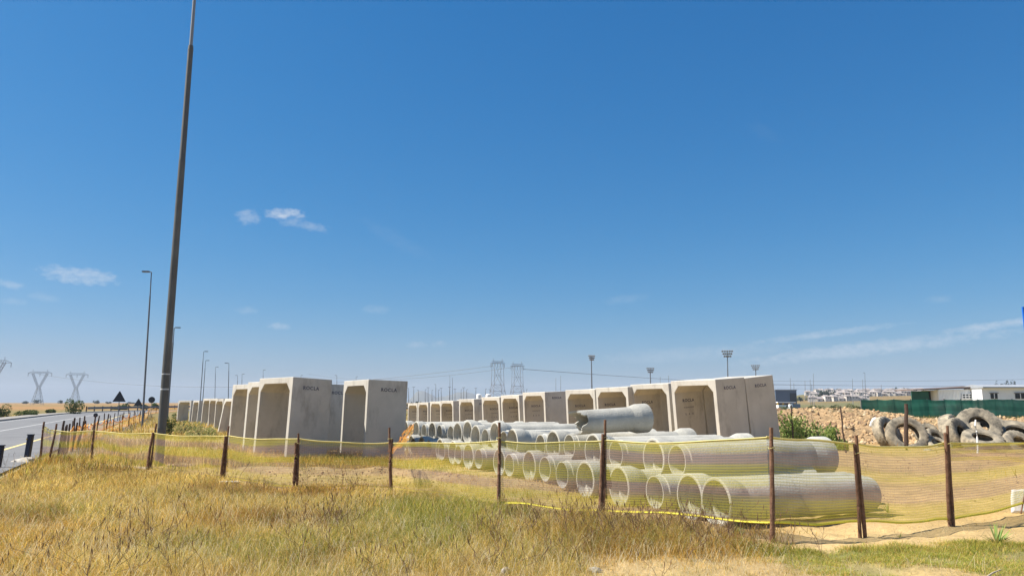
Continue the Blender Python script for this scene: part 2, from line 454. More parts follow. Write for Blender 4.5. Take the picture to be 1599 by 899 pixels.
def netmat(name, ca, cb, dens, pitch=.034, hemc=(.72, .60, .14)):
    m, nt, b = newmat(name)
    nt.nodes.remove(b)
    L = nt.links.new
    uv = nt.nodes.new('ShaderNodeUVMap'); uv.uv_map = 'UVMap'
    sp = nt.nodes.new('ShaderNodeSeparateXYZ'); L(uv.outputs[0], sp.inputs[0])
    def mt(op, a, b2=None, c=None, cl=False):
        n = nt.nodes.new('ShaderNodeMath'); n.operation = op; n.use_clamp = cl
        for i, v in enumerate((a, b2, c)):
            if v is None: continue
            if isinstance(v, (int, float)): n.inputs[i].default_value = v
            else: L(v, n.inputs[i])
        return n.outputs[0]
    # strands run lengthwise (v rows) with thinner cross threads, mesh openings between them
    fv = mt('FRACT', mt('DIVIDE', sp.outputs[1], pitch)); fu = mt('FRACT', mt('DIVIDE', sp.outputs[0], pitch * 1.3))
    hv = mt('LESS_THAN', fv, .34); hu = mt('MULTIPLY', mt('LESS_THAN', fu, .14), .4)
    strand = mt('MAXIMUM', hv, hu)
    no = nt.nodes.new('ShaderNodeTexNoise'); no.inputs['Scale'].default_value = 1.0; no.inputs['Detail'].default_value = 3
    mp2 = nt.nodes.new('ShaderNodeMapping'); mp2.inputs['Scale'].default_value = (.35, 5.2, 1)
    L(uv.outputs[0], mp2.inputs[0]); L(mp2.outputs[0], no.inputs['Vector'])
    bandn = no.outputs[0]
    wv = mt('SINE', mt('MULTIPLY_ADD', sp.outputs[1], 15.0, mt('MULTIPLY', bandn, 5.0)))
    bd = mt('MULTIPLY_ADD', wv, .9, .5, True)
    cr = nt.nodes.new('ShaderNodeMix'); cr.data_type = 'RGBA'
    cr.inputs[6].default_value = (*ca, 1); cr.inputs[7].default_value = (*cb, 1)
    L(bd, cr.inputs['Factor'])
    hem = mt('MAXIMUM', mt('LESS_THAN', sp.outputs[1], .035), mt('GREATER_THAN', sp.outputs[1], .975))
    op = mt('ADD', mt('MULTIPLY', strand, dens[0]), dens[1])
    op = mt('ADD', op, mt('MULTIPLY', mt('SUBTRACT', bandn, .5), .35), cl=True)
    op = mt('ADD', op, mt('MULTIPLY', hem, .5), cl=True)
    ch = nt.nodes.new('ShaderNodeMix'); ch.data_type = 'RGBA'; L(hem, ch.inputs['Factor']); L(cr.outputs[2], ch.inputs[6]); ch.inputs[7].default_value = (*hemc, 1); cr = ch
    df = nt.nodes.new('ShaderNodeBsdfDiffuse'); tr = nt.nodes.new('ShaderNodeBsdfTranslucent'); L(cr.outputs[2], df.inputs[0]); L(cr.outputs[2], tr.inputs[0])
    m1 = nt.nodes.new('ShaderNodeMixShader'); m1.inputs[0].default_value = .45; L(df.outputs[0], m1.inputs[1]); L(tr.outputs[0], m1.inputs[2])
    tp = nt.nodes.new('ShaderNodeBsdfTransparent')
    m2 = nt.nodes.new('ShaderNodeMixShader'); L(op, m2.inputs[0]); L(tp.outputs[0], m2.inputs[1]); L(m1.outputs[0], m2.inputs[2])
    L(m2.outputs[0], nt.nodes['Material Output'].inputs[0])
    return m
M['net'] = netmat('yellow_mesh_net', (.60, .52, .10), (.48, .33, .25), (.30, .35))
M['orangenet'] = netmat('orange_mesh_net', (.82, .36, .06), (.70, .46, .14), (.5, .30), .034, (.75, .35, .08))
M['greennet'] = netmat('green_shade_cloth', (.032, .165, .115), (.05, .215, .155), (.1, .93), .05, (.03, .2, .14))
M['hem'] = pmat('yellow_hem_cord', (.72, .62, .24), .7, .2, 4)
M['brighthem'] = pmat('bright_yellow_cord', (.78, .68, .06), .7, .2, 4)
M['orange'] = pmat('orange_band', (.70, .28, .05), .7, .2, 4)

# ------------------------------------------------------------------ grass layout fields
def fields(x, y):
    """greenness, bareness, height, darkness of the vegetation"""
    fy = fence_y(x)
    front = sstep(.1, -.5, y - fy)
    n1 = fbm(x * .55, y * .55, 4); n2 = fbm(x * 1.7 + 9, y * 1.7, 3); n3 = fbm(x * .22 + 40, y * .22 + 5, 3)
    left = 1 - sstep(2.0, 3.2, x + (n1 - .5) * 1.6)
    # turf strip on the right
    turf = sstep(2.3, 3.2, x + (n1 - .5) * 1.5) * sstep(7.35, 7.75, y + (n2 - .5) * .9) * (1 - sstep(8.9, 9.4, y + (n1 - .5) * 1.2 - .05 * (x - 3))) * front
    gp = np.exp(-((x + 1.1) ** 2 / 2.0 + (y - 11.4) ** 2 / 3.0)) * (.4 + 1.3 * n2)
    green = np.clip(turf * (.35 + 1.2 * n2) + gp + sstep(.55, .75, n1) * .45 * left + .25 * sstep(.55, .8, n2), 0, 1)
    sandr = sstep(2.9, 4.2, x + (n1 - .5) * 2) * sstep(8.8, 9.2, y + (n1 - .5) * .8 - .06 * (x - 3))
    sandr2 = sstep(3.0, 4.5, x + (n1 - .5) * 2) * (1 - sstep(6.9, 7.4, y)) * .35
    inside = 1 - front
    bare = np.clip(sandr * 1.15 + sandr2 + inside * sstep(.45, .62, n2 * .5 + n3 * .5) * .65, 0, 1)
    scrub = sstep(.2, .9, x) * (1 - sstep(3.0, 3.6, x)) * sstep(8.2, 8.9, y + (n1 - .5)) * front
    thin = sstep(.4, 1.3, x) * (1 - sstep(8.0, 8.7, y + (n1 - .5)))   # trodden pale straw in the middle foreground
    bare = np.clip(bare + thin * .45, 0, 1)
    h = (.15 + .12 * n1) * left * front + (1 - left) * front * (.07 + .05 * n2) + inside * (.10 + .10 * n2)
    h = h * (1 - .55 * thin) * (1 - .6 * bare)
    h = h + scrub * .06 + gp * .06
    return green, bare, h, scrub, turf, front, left

# ------------------------------------------------------------------ ground sheet
def build_ground():
    fine = np.arange(-52, 52.01, .22)
    coarse = np.arange(56, 304.1, 4.0)
    ang = np.concatenate([fine, coarse]) * math.pi / 180
    rad = [1.2]
    while rad[-1] < 6000: rad.append(rad[-1] * (1.0125 if rad[-1] < 120 else 1.03))
    rad = np.array(rad)
    A, Rr = np.meshgrid(ang, rad)
    x = Rr * np.sin(A); y = Rr * np.cos(A)
    z = height(x, y)
    na = len(ang); nr = len(rad)
    g, bare, hgt, scrub, turf, front, left = fields(x, y)
    straw = np.array([.42, .31, .13]); sand = np.array([.50, .355, .165]); litter = np.array([.27, .18, .085]); gr = np.array([.15, .17, .05]); clay = np.array([.36, .24, .14])
    n = fbm(x * .8 + 3, y * .8 + 7, 4)[..., None]; n2 = fbm(x * .13, y * .13 + 50, 4)[..., None]
    c = straw * (1 - n) + litter * n
    c = c * (1 - bare[..., None]) + sand * bare[..., None]
    c = c * (1 - .75 * g[..., None] * (1 - bare[..., None] * .5)) + gr * .75 * g[..., None] * (1 - bare[..., None] * .5)
    ins = (1 - front)[..., None] * (1 - sstep(.3, .7, x / np.maximum(y, 1)))[..., None]
    k = ins * sstep(.5, .62, n) * .6
    c = c * (1 - k) + clay * k
    # distance zones
    rr = np.hypot(x, y)[..., None]; aa = np.arctan2(x, y)[..., None]
    # right yard: pale sand
    k = sstep(.28, .36, aa) * sstep(11, 14, rr) * (1 - sstep(60, 90, rr)) * .75
    c = c * (1 - k) + (sand * .95 * (1 - .3 * n) + np.array([.02, .0, -.02])) * k
    # far plain, left: ochre stubble with green strips
    k = sstep(60, 110, rr)
    ban = fbm(x * .004, y * .02 + 4, 4)[..., None]
    fieldc = np.array([.33, .185, .075]) * (1 - sstep(.5, .6, ban)) + np.array([.19, .16, .06]) * sstep(.5, .6, ban)
    fieldc = np.where(aa > .2, fieldc * .5 + np.array([.12, .13, .06]) * .5, fieldc)
    nearf = 1 - sstep(140, 260, rr)
    fieldc = fieldc * (1 - .75 * nearf) + np.array([.17, .155, .06]) * .75 * nearf
    c = c * (1 - k) + fieldc * k
    off = road_off(x, y)[..., None]
    k = sstep(-3.4, -1.9, off) * (1 - sstep(-1.4, -.8, off))
    c = c * (1 - k) + np.array([.42, .36, .26]) * k
    V = np.stack([x, y, z], -1).reshape(-1, 3)
    i = np.arange(nr - 1)[:, None] * na; j = np.arange(na)[None, :]; j2 = (j + 1) % na
    F = np.stack([i + j, i + j2, i + na + j2, i + na + j], -1).reshape(-1, 4)
    ctr = len(V)
    V = np.vstack([V, [[0, 0, hz(0, 0)]]])
    F3 = np.stack([np.full(na, ctr), (np.arange(na) + 1) % na, np.arange(na)], -1)
    C = np.vstack([c.reshape(-1, 3), [[.3, .2, .1]]])
    me = np_mesh('ground', V, F[:, ::-1], F3[:, ::-1], C, M['ground'], True)
    import bmesh
    tag(mkobj('ground', me), 'dry ochre ground with sand and grass patches running to the horizon', None, None, 'structure')
    # normals up
    if me.polygons[0].normal.z < 0: me.flip_normals()
build_ground()

# ------------------------------------------------------------------ road
def strip(name, o0, o1, z0, z1, s0, s1, m, label, kind='structure', step=4, dash=None, parent=None, top_only=True):
    mb = MB()
    P = road_p
    s = s0
    if dash:
        while s < s1:
            mb.add([P(s, o0, z1), P(s + dash[0], o0, z1), P(s + dash[0], o1, z1), P(s, o1, z1)], [(0, 1, 2, 3)]); s += dash[1]
    elif top_only:
        n = int((s1 - s0) / step)
        for i in range(n):
            a = s0 + i * step; b = a + step
            mb.add([P(a, o0, z1), P(b, o0, z1), P(b, o1, z1), P(a, o1, z1)], [(0, 1, 2, 3)])
    else:
        n = int((s1 - s0) / step); vs = []; fs = []
        for i in range(n + 1):
            a = s0 + i * step
            vs += [P(a, o0, z0), P(a, o0, z1), P(a, o1, z1), P(a, o1, z0)]
        for i in range(n):
            for q in range(3): b = i * 4 + q; fs.append((b, b + 4, b + 5, b + 1))
        mb.add(vs, fs)
    o = mb.obj(name, m, parent)
    if parent is None: tag(o, label, None, None, kind)
    return o
road = strip('road', -1.65, 8.3, 0, .0, -60, 1400, M['asphalt'], 'grey two lane asphalt road running off to the left horizon')
strip('edge_line', -.06, .10, 0, .004, -60, 900, M['yellow'], None, parent=road)
strip('centre_line', 3.58, 3.72, 0, .004, -60, 900, M['white'], None, parent=road)
strip('far_edge_line', 7.5, 7.62, 0, .004, -60, 900, M['white'], None, parent=road)
strip('kerb', 8.3, 8.55, -.1, .13, -60, 1400, M['kerb'], 'pale concrete kerb along the far side of the road', top_only=False)
strip('pavement', 8.55, 10.6, -.1, .11, -60, 1400, M['kerb'], 'pale footway strip beyond the far kerb', top_only=False)

# guard rail beyond the road
def guard_rail():
    s0, s1, off = 112, 200, 9.4
    o0 = Vector(road_p(s0, off))
    root = empty('guard_rail', o0); tag(root, 'long low steel guard rail beyond the road in front of the brown field', 'guard rail')
    prof = [(.0, .35), (.06, .42), (.0, .50), (.0, .58), (.06, .66), (.0, .75), (.03, .75), (.09, .66), (.03, .58), (.03, .50), (.09, .42), (.03, .35)]
    vs = []; fs = []; m = len(prof); n = 44
    for i in range(n + 1):
        s_ = s0 + (s1 - s0) * i / n
        for (o, z) in prof: vs.append(Vector(road_p(s_, off - o, z + .15)) - o0)
    for i in range(n):
        for j in range(m): j2 = (j + 1) % m; fs.append((i * m + j, i * m + m + j, i * m + m + j2, i * m + j2))
    MB().add(vs, fs).obj('rail', M['guard'], root)
    pm = MB().box((0, 0, .45), (.14, .14, 1.1)).mesh('post', mat=M['oldpost'])
    for i in range(23):
        o = mkobj('post', pm, None, root); o.location = Vector(road_p(s0 + i * 4, off + .12)) - o0
guard_rail()

# ------------------------------------------------------------------ culverts
def text_mesh(txt, size, extr=.002):
    cu = bpy.data.curves.new('lettering', 'FONT'); cu.body = txt; cu.size = size; cu.extrude = extr; cu.align_x = 'CENTER'; cu.offset = .007 * size / .2
    cu.space_character = 1.2
    o = bpy.data.objects.new('tmp', cu); COL.objects.link(o)
    dg = bpy.context.evaluated_depsgraph_get(); dg.update()
    me = bpy.data.meshes.new_from_object(o.evaluated_get(dg))
    bpy.data.objects.remove(o)
    me.materials.clear(); me.materials.append(M['ink']); me.name = 'lettering'
    return me
TXT = text_mesh('ROCLA', .148)
def marks(n, w, h, gap):
    mb = MB(); g = random.Random(n)
    for i in range(n):
        x = (i - (n - 1) / 2) * (w + gap)
        mb.add([(x - w / 2, -h / 2, 0), (x + w / 2, -h / 2 + g.uniform(-.01, .01), 0), (x + w / 2 - g.uniform(0, .02), h / 2, 0), (x - w / 2, h / 2, 0)], [(0, 1, 2, 3)])
    for i in range(n - 1):          # hairline strip joining the marks into one mesh
        b = i * 4; v0 = len(mb.v); mb.v += [(mb.v[b + 1][0], mb.v[b + 1][1] + .003, 0), (mb.v[b + 4][0], mb.v[b + 4][1] + .003, 0)]
        mb.f.append((b + 1, b + 4, v0 + 1, v0))
    return mb.mesh('stencil_marks', mat=M['ink'])
TXT2 = marks(9, .028, .045, .026); TXT3 = marks(3, .035, .07, .13)
T1, T2, CH = .16, .19, .24
def box_mesh(seed):
    rr = random.Random(seed)
    w = BW / 2; h = BH
    poly = [(-w, 0), (-w, h), (w, h), (w, 0), (w - T1, 0), (w - T1 + .0, h - T2 - CH), (w - T1 - CH, h - T2), (-w + T1 + CH, h - T2), (-w + T1, h - T2 - CH), (-w + T1, 0)]
    mb = MB()
    # split U into convex quads for both caps
    n = len(poly)
    vs = [(p[0], 0, p[1]) for p in poly] + [(p[0], BL, p[1]) for p in poly]
    caps = [(0, 1, 8, 9), (1, 7, 8), (1, 2, 6, 7), (2, 5, 6), (2, 3, 4, 5)]
    fs = [c for c in caps] + [tuple(i + n for i in reversed(c)) for c in caps]
    for i in range(n):
        j = (i + 1) % n
        fs.append((i, i + n, j + n, j))
    mb.add(vs, fs)
    return mb.mesh('portal_culvert', False, M['box'])
BM = box_mesh(1)
def culvert(x, y, z, azim, lean, label, group, outside=True, inside=True, roll=0):
    o = mkobj('portal_culvert', BM)
    bv = o.modifiers.new('bevel', 'BEVEL'); bv.width = .018; bv.segments = 2; bv.limit_method = 'ANGLE'
    o.matrix_world = Matrix.Translation((x, y, z)) @ Matrix.Rotation(-azim, 4, 'Z') @ Matrix.Rotation(R(lean), 4, 'X') @ Matrix.Rotation(R(roll), 4, 'Y')
    tag(o, label, 'concrete culvert', group)
    def put(me, loc, rot):
        t = mkobj(me.name.split('.')[0], me, None, o); t.location = loc; t.rotation_euler = rot
    j = random.uniform(-.08, .08)
    if outside: put(TXT, (BW / 2 + .003, BL / 2 + j, BH - .36), (math.pi / 2, 0, math.pi / 2))
    if inside:
        # inner face of the left leg looks towards +x
        xx = -BW / 2 + T1 + .003
        put(TXT, (xx, BL / 2 + j, BH - .78), (math.pi / 2, 0, math.pi / 2))
        put(TXT2, (xx, BL / 2 + j, BH - .98), (math.pi / 2, 0, math.pi / 2))
        put(TXT3, (xx, BL / 2 + j, BH - 1.22), (math.pi / 2, 0, math.pi / 2))
    return o
ords = ['first', 'second', 'third', 'fourth', 'fifth', 'sixth', 'seventh', 'eighth', 'ninth', 'tenth', 'eleventh', 'twelfth', 'thirteenth', 'fourteenth', 'fifteenth', 'sixteenth', 'seventeenth', 'eighteenth', 'nineteenth']
for _t, _w in (('twentieth', 'twenty'), ('thirtieth', 'thirty'), ('fortieth', 'forty')): ords += [_t] + [_w + '-' + o for o in ords[:9]]
nd = Vector((math.sin(RAZ), math.cos(RAZ)))
GR = 'concrete portal culverts in the long row behind the pipes'
for i, (x, y, z, ln, n) in enumerate(RBOX):
    azj = RAZ + R(random.uniform(-1.5, 1.5))
    lab = ['nearest culvert of the long row behind the pipes, with its opening at the right end'][0] if i == 0 else \
          f'{ords[i]} concrete portal culvert opening from the right in the long row behind the pipes'
    if i == len(RBOX) - 1: lab = 'farthest culvert opening of the long row, next to the tall left group'
    culvert(x, y, z, azj, ln, lab, GR, outside=True)
    if n == 2:
        k = BL + (.03 if i else .10)
        lab2 = 'rightmost culvert, its lettered blank side ending the long row by the green weeds' if i == 0 else f'rear culvert set close behind the {ords[i]} opening from the right in the long row'
        culvert(x + math.sin(azj) * k, y + math.cos(azj) * k, z + .07, azj + R(-1.0 if i else .6), ln + (random.uniform(-.3, 1.0) if i else 1.7), lab2, GR)
LL = ['tallest looking culvert of the left group, nearest the netting, brown scuffs on its side',
      'right-hand culvert of the left group, its blank lettered side beside the pipe stack',
      'culvert mostly hidden in the gap between the two big left culverts',
      'culvert just left of the nearest one, only a narrow strip of its opening showing',
      'leftmost culvert of the close left group, pale end rim beside the leaning far one',
      'steeply leaning culvert in the far left row, just left of the close group',
      'far left row culvert showing a narrow grey side right of the wide grey side',
      'far left row culvert with a broad grey blank side and a sliver of opening',
      'far left row culvert tucked behind the broad grey side, almost hidden',
      'second culvert from the left end of the far left row',
      'leftmost and farthest culvert of the far left row, by the street lamp pole']
for i, (x, y, z, a, ln) in enumerate(LBOX):
    culvert(x, y, z, a, ln, LL[i], 'concrete portal culverts standing left of the pipes', inside=False)

# ------------------------------------------------------------------ concrete pipes
PR, PI_, SR, SI, PL = .275, .238, .345, .305, 3.12
def pipe_meshes():
    Lb = PL - .0
    body = MB().lathe([(0, PI_), (0, PR - .018), (.10, PR - .018), (.115, PR), (Lb - .30, PR), (Lb - .30, PI_)], 48, closed=True).mesh('concrete_pipe', True, M['pipe'])
    sock = MB().lathe([(Lb - .42, PR + .002), (Lb - .27, SR - .01), (Lb - .24, SR), (Lb - .01, SR), (Lb, SR - .012), (Lb, SI), (Lb - .14, SI - .01), (Lb - .15, PI_ + .003), (Lb - .42, PI_ + .002)], 48, closed=True).mesh('socket', True, M['pipe'])
    return body, sock
PB, PS = pipe_meshes()
def pipe(x, y, z, azim, bell_near, label, group, roll=0, lift=0, ln=1.0):
    o = mkobj('concrete_pipe', PB); s = mkobj('socket', PS, None, o)
    m = Matrix.Translation((x, y, z)) @ Matrix.Rotation(-azim, 4, 'Z') @ Matrix.Rotation(lift, 4, 'X') @ Matrix.Scale(ln, 4, (0, 1, 0))
    if bell_near: m = m @ Matrix.Translation((0, PL, 0)) @ Matrix.Rotation(math.pi, 4, 'Z')
    o.matrix_world = m @ Matrix.Rotation(roll, 4, 'Y')
    tag(o, label, 'concrete pipe', group)
    return o
UP = [(1051, 0), (1014, 1), (958, 0), (927, 1), (887.5, 0), (861.5, 1), (844, 0), (799.5, 1), (787, 0), (771, 1), (757, 0), (744, 1), (729, 1), (715, 1), (704.5, 0), (685.5, 0), (675.5, 1),
      (661, 0), (651, 1), (642.5, 0), (634, 1), (625.5, 0), (617.5, 1)]
UP0 = np.array([2.70, 12.45]); PD = np.array([-.383, .924])
def row_s(px, o): 
    t = (px - CX) / math.hypot(FPX, HOR - CY)
    return (o[0] - o[1] * t) / (-PD[0] + PD[1] * t)
def gh(x, y): return float(height0(np.array([x]), np.array([y]))[0])
last = -9
cent = {}
zoff = {771: .12, 729: .10, 715: .03}
for i, (px, bell) in enumerate(UP):
    s = row_s(px, UP0)
    if s - last < .62: s = last + .62
    last = s
    p = UP0 + PD * s
    a = R(69 - min(7, s * .6)) + R(random.uniform(-.8, .8))
    gx, gy = p[0] + 1.5 * math.sin(a), p[1] + 1.5 * math.cos(a)
    z = gh(p[0], p[1]) * .7 + gh(gx, gy) * .3 + .79 + zoff.get(px, 0)
    k = 'socket end facing the viewer' if bell else 'plain end facing the viewer'
    lab = f'{ords[i]} upper layer concrete pipe from the right, {k}'
    if i == 0: lab = 'rightmost upper concrete pipe, long bare barrel in view with its thick socket at the right'
    pipe(p[0] + random.uniform(-.04, .04), p[1], z, a, bell, lab, 'concrete pipes in the upper layer of the stack', roll=random.uniform(0, 6))
LO0 = np.array([2.67, 11.2])
LOPX = [1111, 1065, 1020, 971, 917, 884, 852, 824, 797, 775, 748, 736, 724, 711, 697, 684, 672, 659, 649, 640, 631, 622]
last = -9
for i, px in enumerate(LOPX):
    s = row_s(px, LO0)
    if s - last < .74: s = last + .74
    last = s
    p = LO0 + PD * s
    a = R(69 - min(7, s * .6)) + R(random.uniform(-1.2, 1.2))
    bell = [1, 1, 0, 1, 1, 0][i] if i < 6 else i % 2
    gx, gy = p[0] + 1.5 * math.sin(a), p[1] + 1.5 * math.cos(a)
    z = gh(p[0], p[1]) * .7 + gh(gx, gy) * .3 + .325
    k = 'socket end forward' if bell else 'plain end forward'
    lab = f'{ords[i]} bottom layer concrete pipe from the right, behind the yellow netting, {k}'
    if i == 0: lab = 'nearest concrete pipe, lowest on the ground behind the netting at the right'
    pipe(p[0] + (random.uniform(-.1, .1) if i else 0), p[1], z, a, bell, lab, 'concrete pipes in the bottom layer of the stack', roll=random.uniform(0, 6), ln=1.0 if i else .915)
# broken pipe lying on top
def broken_pipe():
    rr = random.Random(3); n = 48; J = []
    v = 0
    for k in range(n):
        v = rr.uniform(-.05, .05) + .13 * math.sin(k * 2 * math.pi / n * 2 + 1) + .07 * math.sin(k * 2 * math.pi / n * 5); J.append(v)
    Lb = 1.68
    r0 = .25; ri = .212
    b = MB().lathe([(0, ri), (0, r0), (.1, r0), (Lb - .30, r0 + .01), (Lb - .30, ri)], n, closed=True, jit=lambda j, k: (J[k] + (.02 if j == 0 else 0)) if j < 2 else 0).mesh('broken_concrete_pipe', True, M['pipe'])
    s = MB().lathe([(Lb - .45, r0 + .008), (Lb - .29, .305), (Lb - .26, .312), (Lb - .01, .312), (Lb, .30), (Lb, .27), (Lb - .14, .26), (Lb - .15, ri + .003), (Lb - .45, ri + .002)], n, closed=True).mesh('socket', True, M['pipe'])
    o = mkobj('broken_concrete_pipe', b); mkobj('socket', s, None, o)
    p = at(903, 659.5, 15.6)
    o.matrix_world = Matrix.Translation(p) @ Matrix.Rotation(-R(66), 4, 'Z') @ Matrix.Rotation(R(2.8), 4, 'X')
    tag(o, 'short broken concrete pipe with a jagged left end lying on top of the stack', 'concrete pipe')
broken_pipe()

# ------------------------------------------------------------------ street lamps and poles
def pole1():
    b = at(248.5, 722, 19.6); b.z = hz(b.x, b.y) - .1
    top = at(303.5, 0, 19.6)
    axis = (top - b); axis.normalize()
    root = empty('street_lamp', b); tag(root, 'tall steel street lamp pole rising out of the frame behind the netting', 'street lamp')
    P = lambda t: axis * t
    def yz(py): 
        return (at(250 + (722 - py) * .0765, py, 19.6) - b).length
    s1 = yz(250); s2 = yz(72); tt = 14.2
    MB().tube([P(0), P(s1 - .02)], [.108, .086], 20).obj('pole', M['pole'], root, True)
    MB().tube([P(s1 - .03), P(s1), P(s2 - .1), P(s2)], [.086, .081, .072, .066], 20).obj('pole', M['pole'], root, True)
    MB().tube([P(s2 - .16), P(s2 - .12), P(s2 - .1)], [.074, .078, .074], 20).obj('collar', M['pole'], root, True)
    MB().tube([P(s2 - .02), P(tt)], [.047, .042], 16).obj('pole', M['lattice'], root, True)
    MB().tube([P(tt), P(tt) + Vector((-.7, -.1, .15)), P(tt) + Vector((-1.5, -.2, .2))], [.045, .04, .035], 10).obj('arm', M['lattice'], root, True)
    MB().box(P(tt) + Vector((-1.75, -.24, .2)), (.65, .28, .12)).obj('lamp_head', M['farpole'], root)
    MB().tube([P(2.05), P(2.09)], [.106, .106], 20).obj('strap', M['white'], root, True)
    MB().tube([P(2.45), P(2.48)], [.105, .105], 20).obj('strap', M['white'], root, True)
    MB().box(P(.9) + Vector((.02, -.10, 0)), (.12, .03, .35)).obj('access_door', M['pole'], root)
pole1()
def lamp(px, by, ty, tx=None, D=None, arm=-1, label='', group='street lamps along the road', w=None, double=False, z=None):
    if D is None: D = EYE * FPX / (by - HOR)
    b = at(px, by, D)
    if z is not None: b.z = z
    else: b.z = min(b.z, hz(b.x, b.y))
    t = at(tx if tx else px, ty, D)
    root = empty('street_lamp', b); tag(root, label, 'street lamp', group)
    v = t - b
    r = w or max(.065, .00034 * D)
    MB().tube([Vector((0, 0, 0)), v * .84, v * .845, v], [r * 1.25, r * .95, r * .7, r * .6], 8).obj('pole', M['farpole'], root, True)
    al = max(.30, v.length * .022)
    for sgn in ((-1, 1) if double else (arm,)):
        MB().tube([v, v + Vector((sgn * al, 0, .06))], [r * .55, r * .45], 6).obj('arm', M['farpole'], root)
        MB().box(v + Vector((sgn * (al + .15), 0, .05)), (.55, .3, max(.10, D * .0005))).obj('lamp_head', M['farpole'], root)
    return root
lamp(222.5, 660, 425, 236.5, label='second street lamp along the road, slender pole left of the big pole')
lamp(261.5, 648, 512, 272, arm=1, label='third street lamp, its pole half hidden just right of the big pole', w=.085, D=88)
for (px, ty, tx, D, a, lab) in [(312, 549, 318, 125, 1, 'street lamp taller of the pair above the far left culverts'), (316, 563, 321, 150, 1, 'shorter street lamp right of the taller one above the far left culverts'),
        (335.5, 573, 336.5, 190, 1, 'faint street lamp between the pair and the taller right one'), (356.5, 567, 357.5, 135, -1, 'street lamp rising at the left edge of the close culvert group'),
        (370, 586, 371, 260, -1, 'small street lamp above the left part of the close culvert group'), (377, 584, 378, 230, 1, 'small right-armed street lamp next to the left one above the close group'),
        (410.5, 577.5, 411, 240, 1, 'street lamp tip above the tallest left culvert'), (470, 586, 470, 300, 1, 'tiny street lamp tip over the scuffed culvert side'), (526, 586, 526, 290, -1, 'street lamp tip above the gap between the two big left culverts'),
        (556, 588, 556, 320, 1, 'tiny street lamp tip above the right-hand left group culvert')]:
    lamp(px, 634, ty, tx, D=D, arm=a, label=lab, z=0)
for i, (px, ty, dbl) in enumerate(sorted([(638, 606, 0), (646, 604, 1), (664, 608, 0), (668.5, 605, 1), (674.5, 609, 0), (680.5, 600, 0), (689, 606, 1), (702, 604, 1), (710.5, 607, 1), (720, 608, 0), (724, 605, 1), (728.5, 608, 0), (743, 606, 1), (758, 607, 0), (765, 608, 0), (822, 608, 0), (684.5, 608.5, 0), (653.5, 609, 0)])):
    lamp(px, 632, ty, px, D=380 + (i * 37) % 110, arm=1 if i % 2 else -1, label=f'{ords[i]} street lamp from the left in the distant cluster above the far culverts', group='distant street lamps in the middle', double=bool(dbl), z=-.3)
for (px, ty, D, lab) in [(702.5, 586, 700, 'left one of a faint pair of thin masts left of the lattice pylons'), (706.5, 589, 700, 'right one of a faint pair of thin masts left of the lattice pylons'), (868, 590, 650, 'faint thin mast left of its darker twin by the first floodlight'), (875.5, 586, 600, 'thin dark mast between the pylons and the first floodlight'),
        (1031, 588, 700, 'thin far mast right of the second floodlight'), (1044, 586, 700, 'second thin far mast right of the second floodlight'),
        (1235, 590, 420, 'thin mast above the slate blue building'), (1240.5, 598, 480, 'short thin mast right of the one above the blue building'), (1258, 594, 600, 'faint mast between the blue building and the mast pair'), (1266, 592, 480, 'thin mast just left of the tall one above the town'), (1268.5, 600, 480, 'shortest mast squeezed in left of the tall one above the town'), (1271, 583, 420, 'tallest mast above the left end of the town'),
        (1332, 591, 460, 'mast above the middle of the town'), (1348, 592, 470, 'left one of the mast pair at the end of the green screen'), (1377, 600, 600, 'faint short mast above the green screen')]:
    b = at(px, 632, D); b.z = hz(b.x, b.y) - .5; t = at(px - 1 if px > 1200 else px, ty, D) - b
    r = .00042 * D
    o = MB().tube([Vector((0, 0, 0)), t], [r, r * .6], 6).obj('mast', M['lattice']); o.location = b; tag(o, lab, 'mast', 'thin masts on the skyline')
lamp(1351.5, 632, 582, 1350.5, D=380, arm=-1, label='street lamp with its arm to the left, beside the end of the green screen', group='street lamps on the right skyline')

def floodlight(px, ty, by, D, s, lab, yaw=0):
    b = at(px, 632, D); b.z = -1; t = at(px - (1 if px > 900 else 0), ty, D)
    root = empty('floodlight_mast', b); tag(root, lab, 'floodlight', 'floodlight masts behind the culvert row')
    v = t - b
    MB().tube([Vector((0, 0, 0)), v], [.42 * D / 350, .2 * D / 350], 8).obj('mast', M['farpole'], root)
    q = Matrix.Rotation(R(yaw), 3, 'Z')
    k = s * D / FPX
    mb = MB()
    for r in range(3): mb.box(v + Vector((0, 0, k * (.1 + r * .33))), (k * (1.0 + .25 * r), .15, .12), q)
    mb.beam(v, v + Vector((0, 0, k * .85)), .15)
    mb.obj('head_frame', M['farpole'], root)
    hm = MB().box((0, 0, 0), (k * .2, .35, k * .22)).mesh('lamp', mat=M['lattice'])
    for r in range(3):
        for c in range(4 + (r > 0)):
            o = mkobj('lamp', hm, None, root); n = 4 + (r > 0)
            o.location = v + q @ Vector((((c - (n - 1) / 2) / n) * k * (1.0 + .25 * r), -.2, 0)) + Vector((0, 0, k * (.12 + r * .33))); o.rotation_euler = (R(30), 0, R(yaw))
floodlight(924.5, 562.5, 0, 300, 9, 'leftmost floodlight mast, compact lamp cluster above the fourth culvert', 35)
floodlight(1016.5, 582, 0, 420, 9, 'short floodlight mast second from the left, above the culvert tops', 15)
floodlight(1137, 557.5, 0, 280, 12, 'tallest floodlight mast above the lettered culvert sides', -10)
floodlight(1181, 577.5, 0, 400, 9, 'rightmost small floodlight mast above the end of the culvert row', -20)

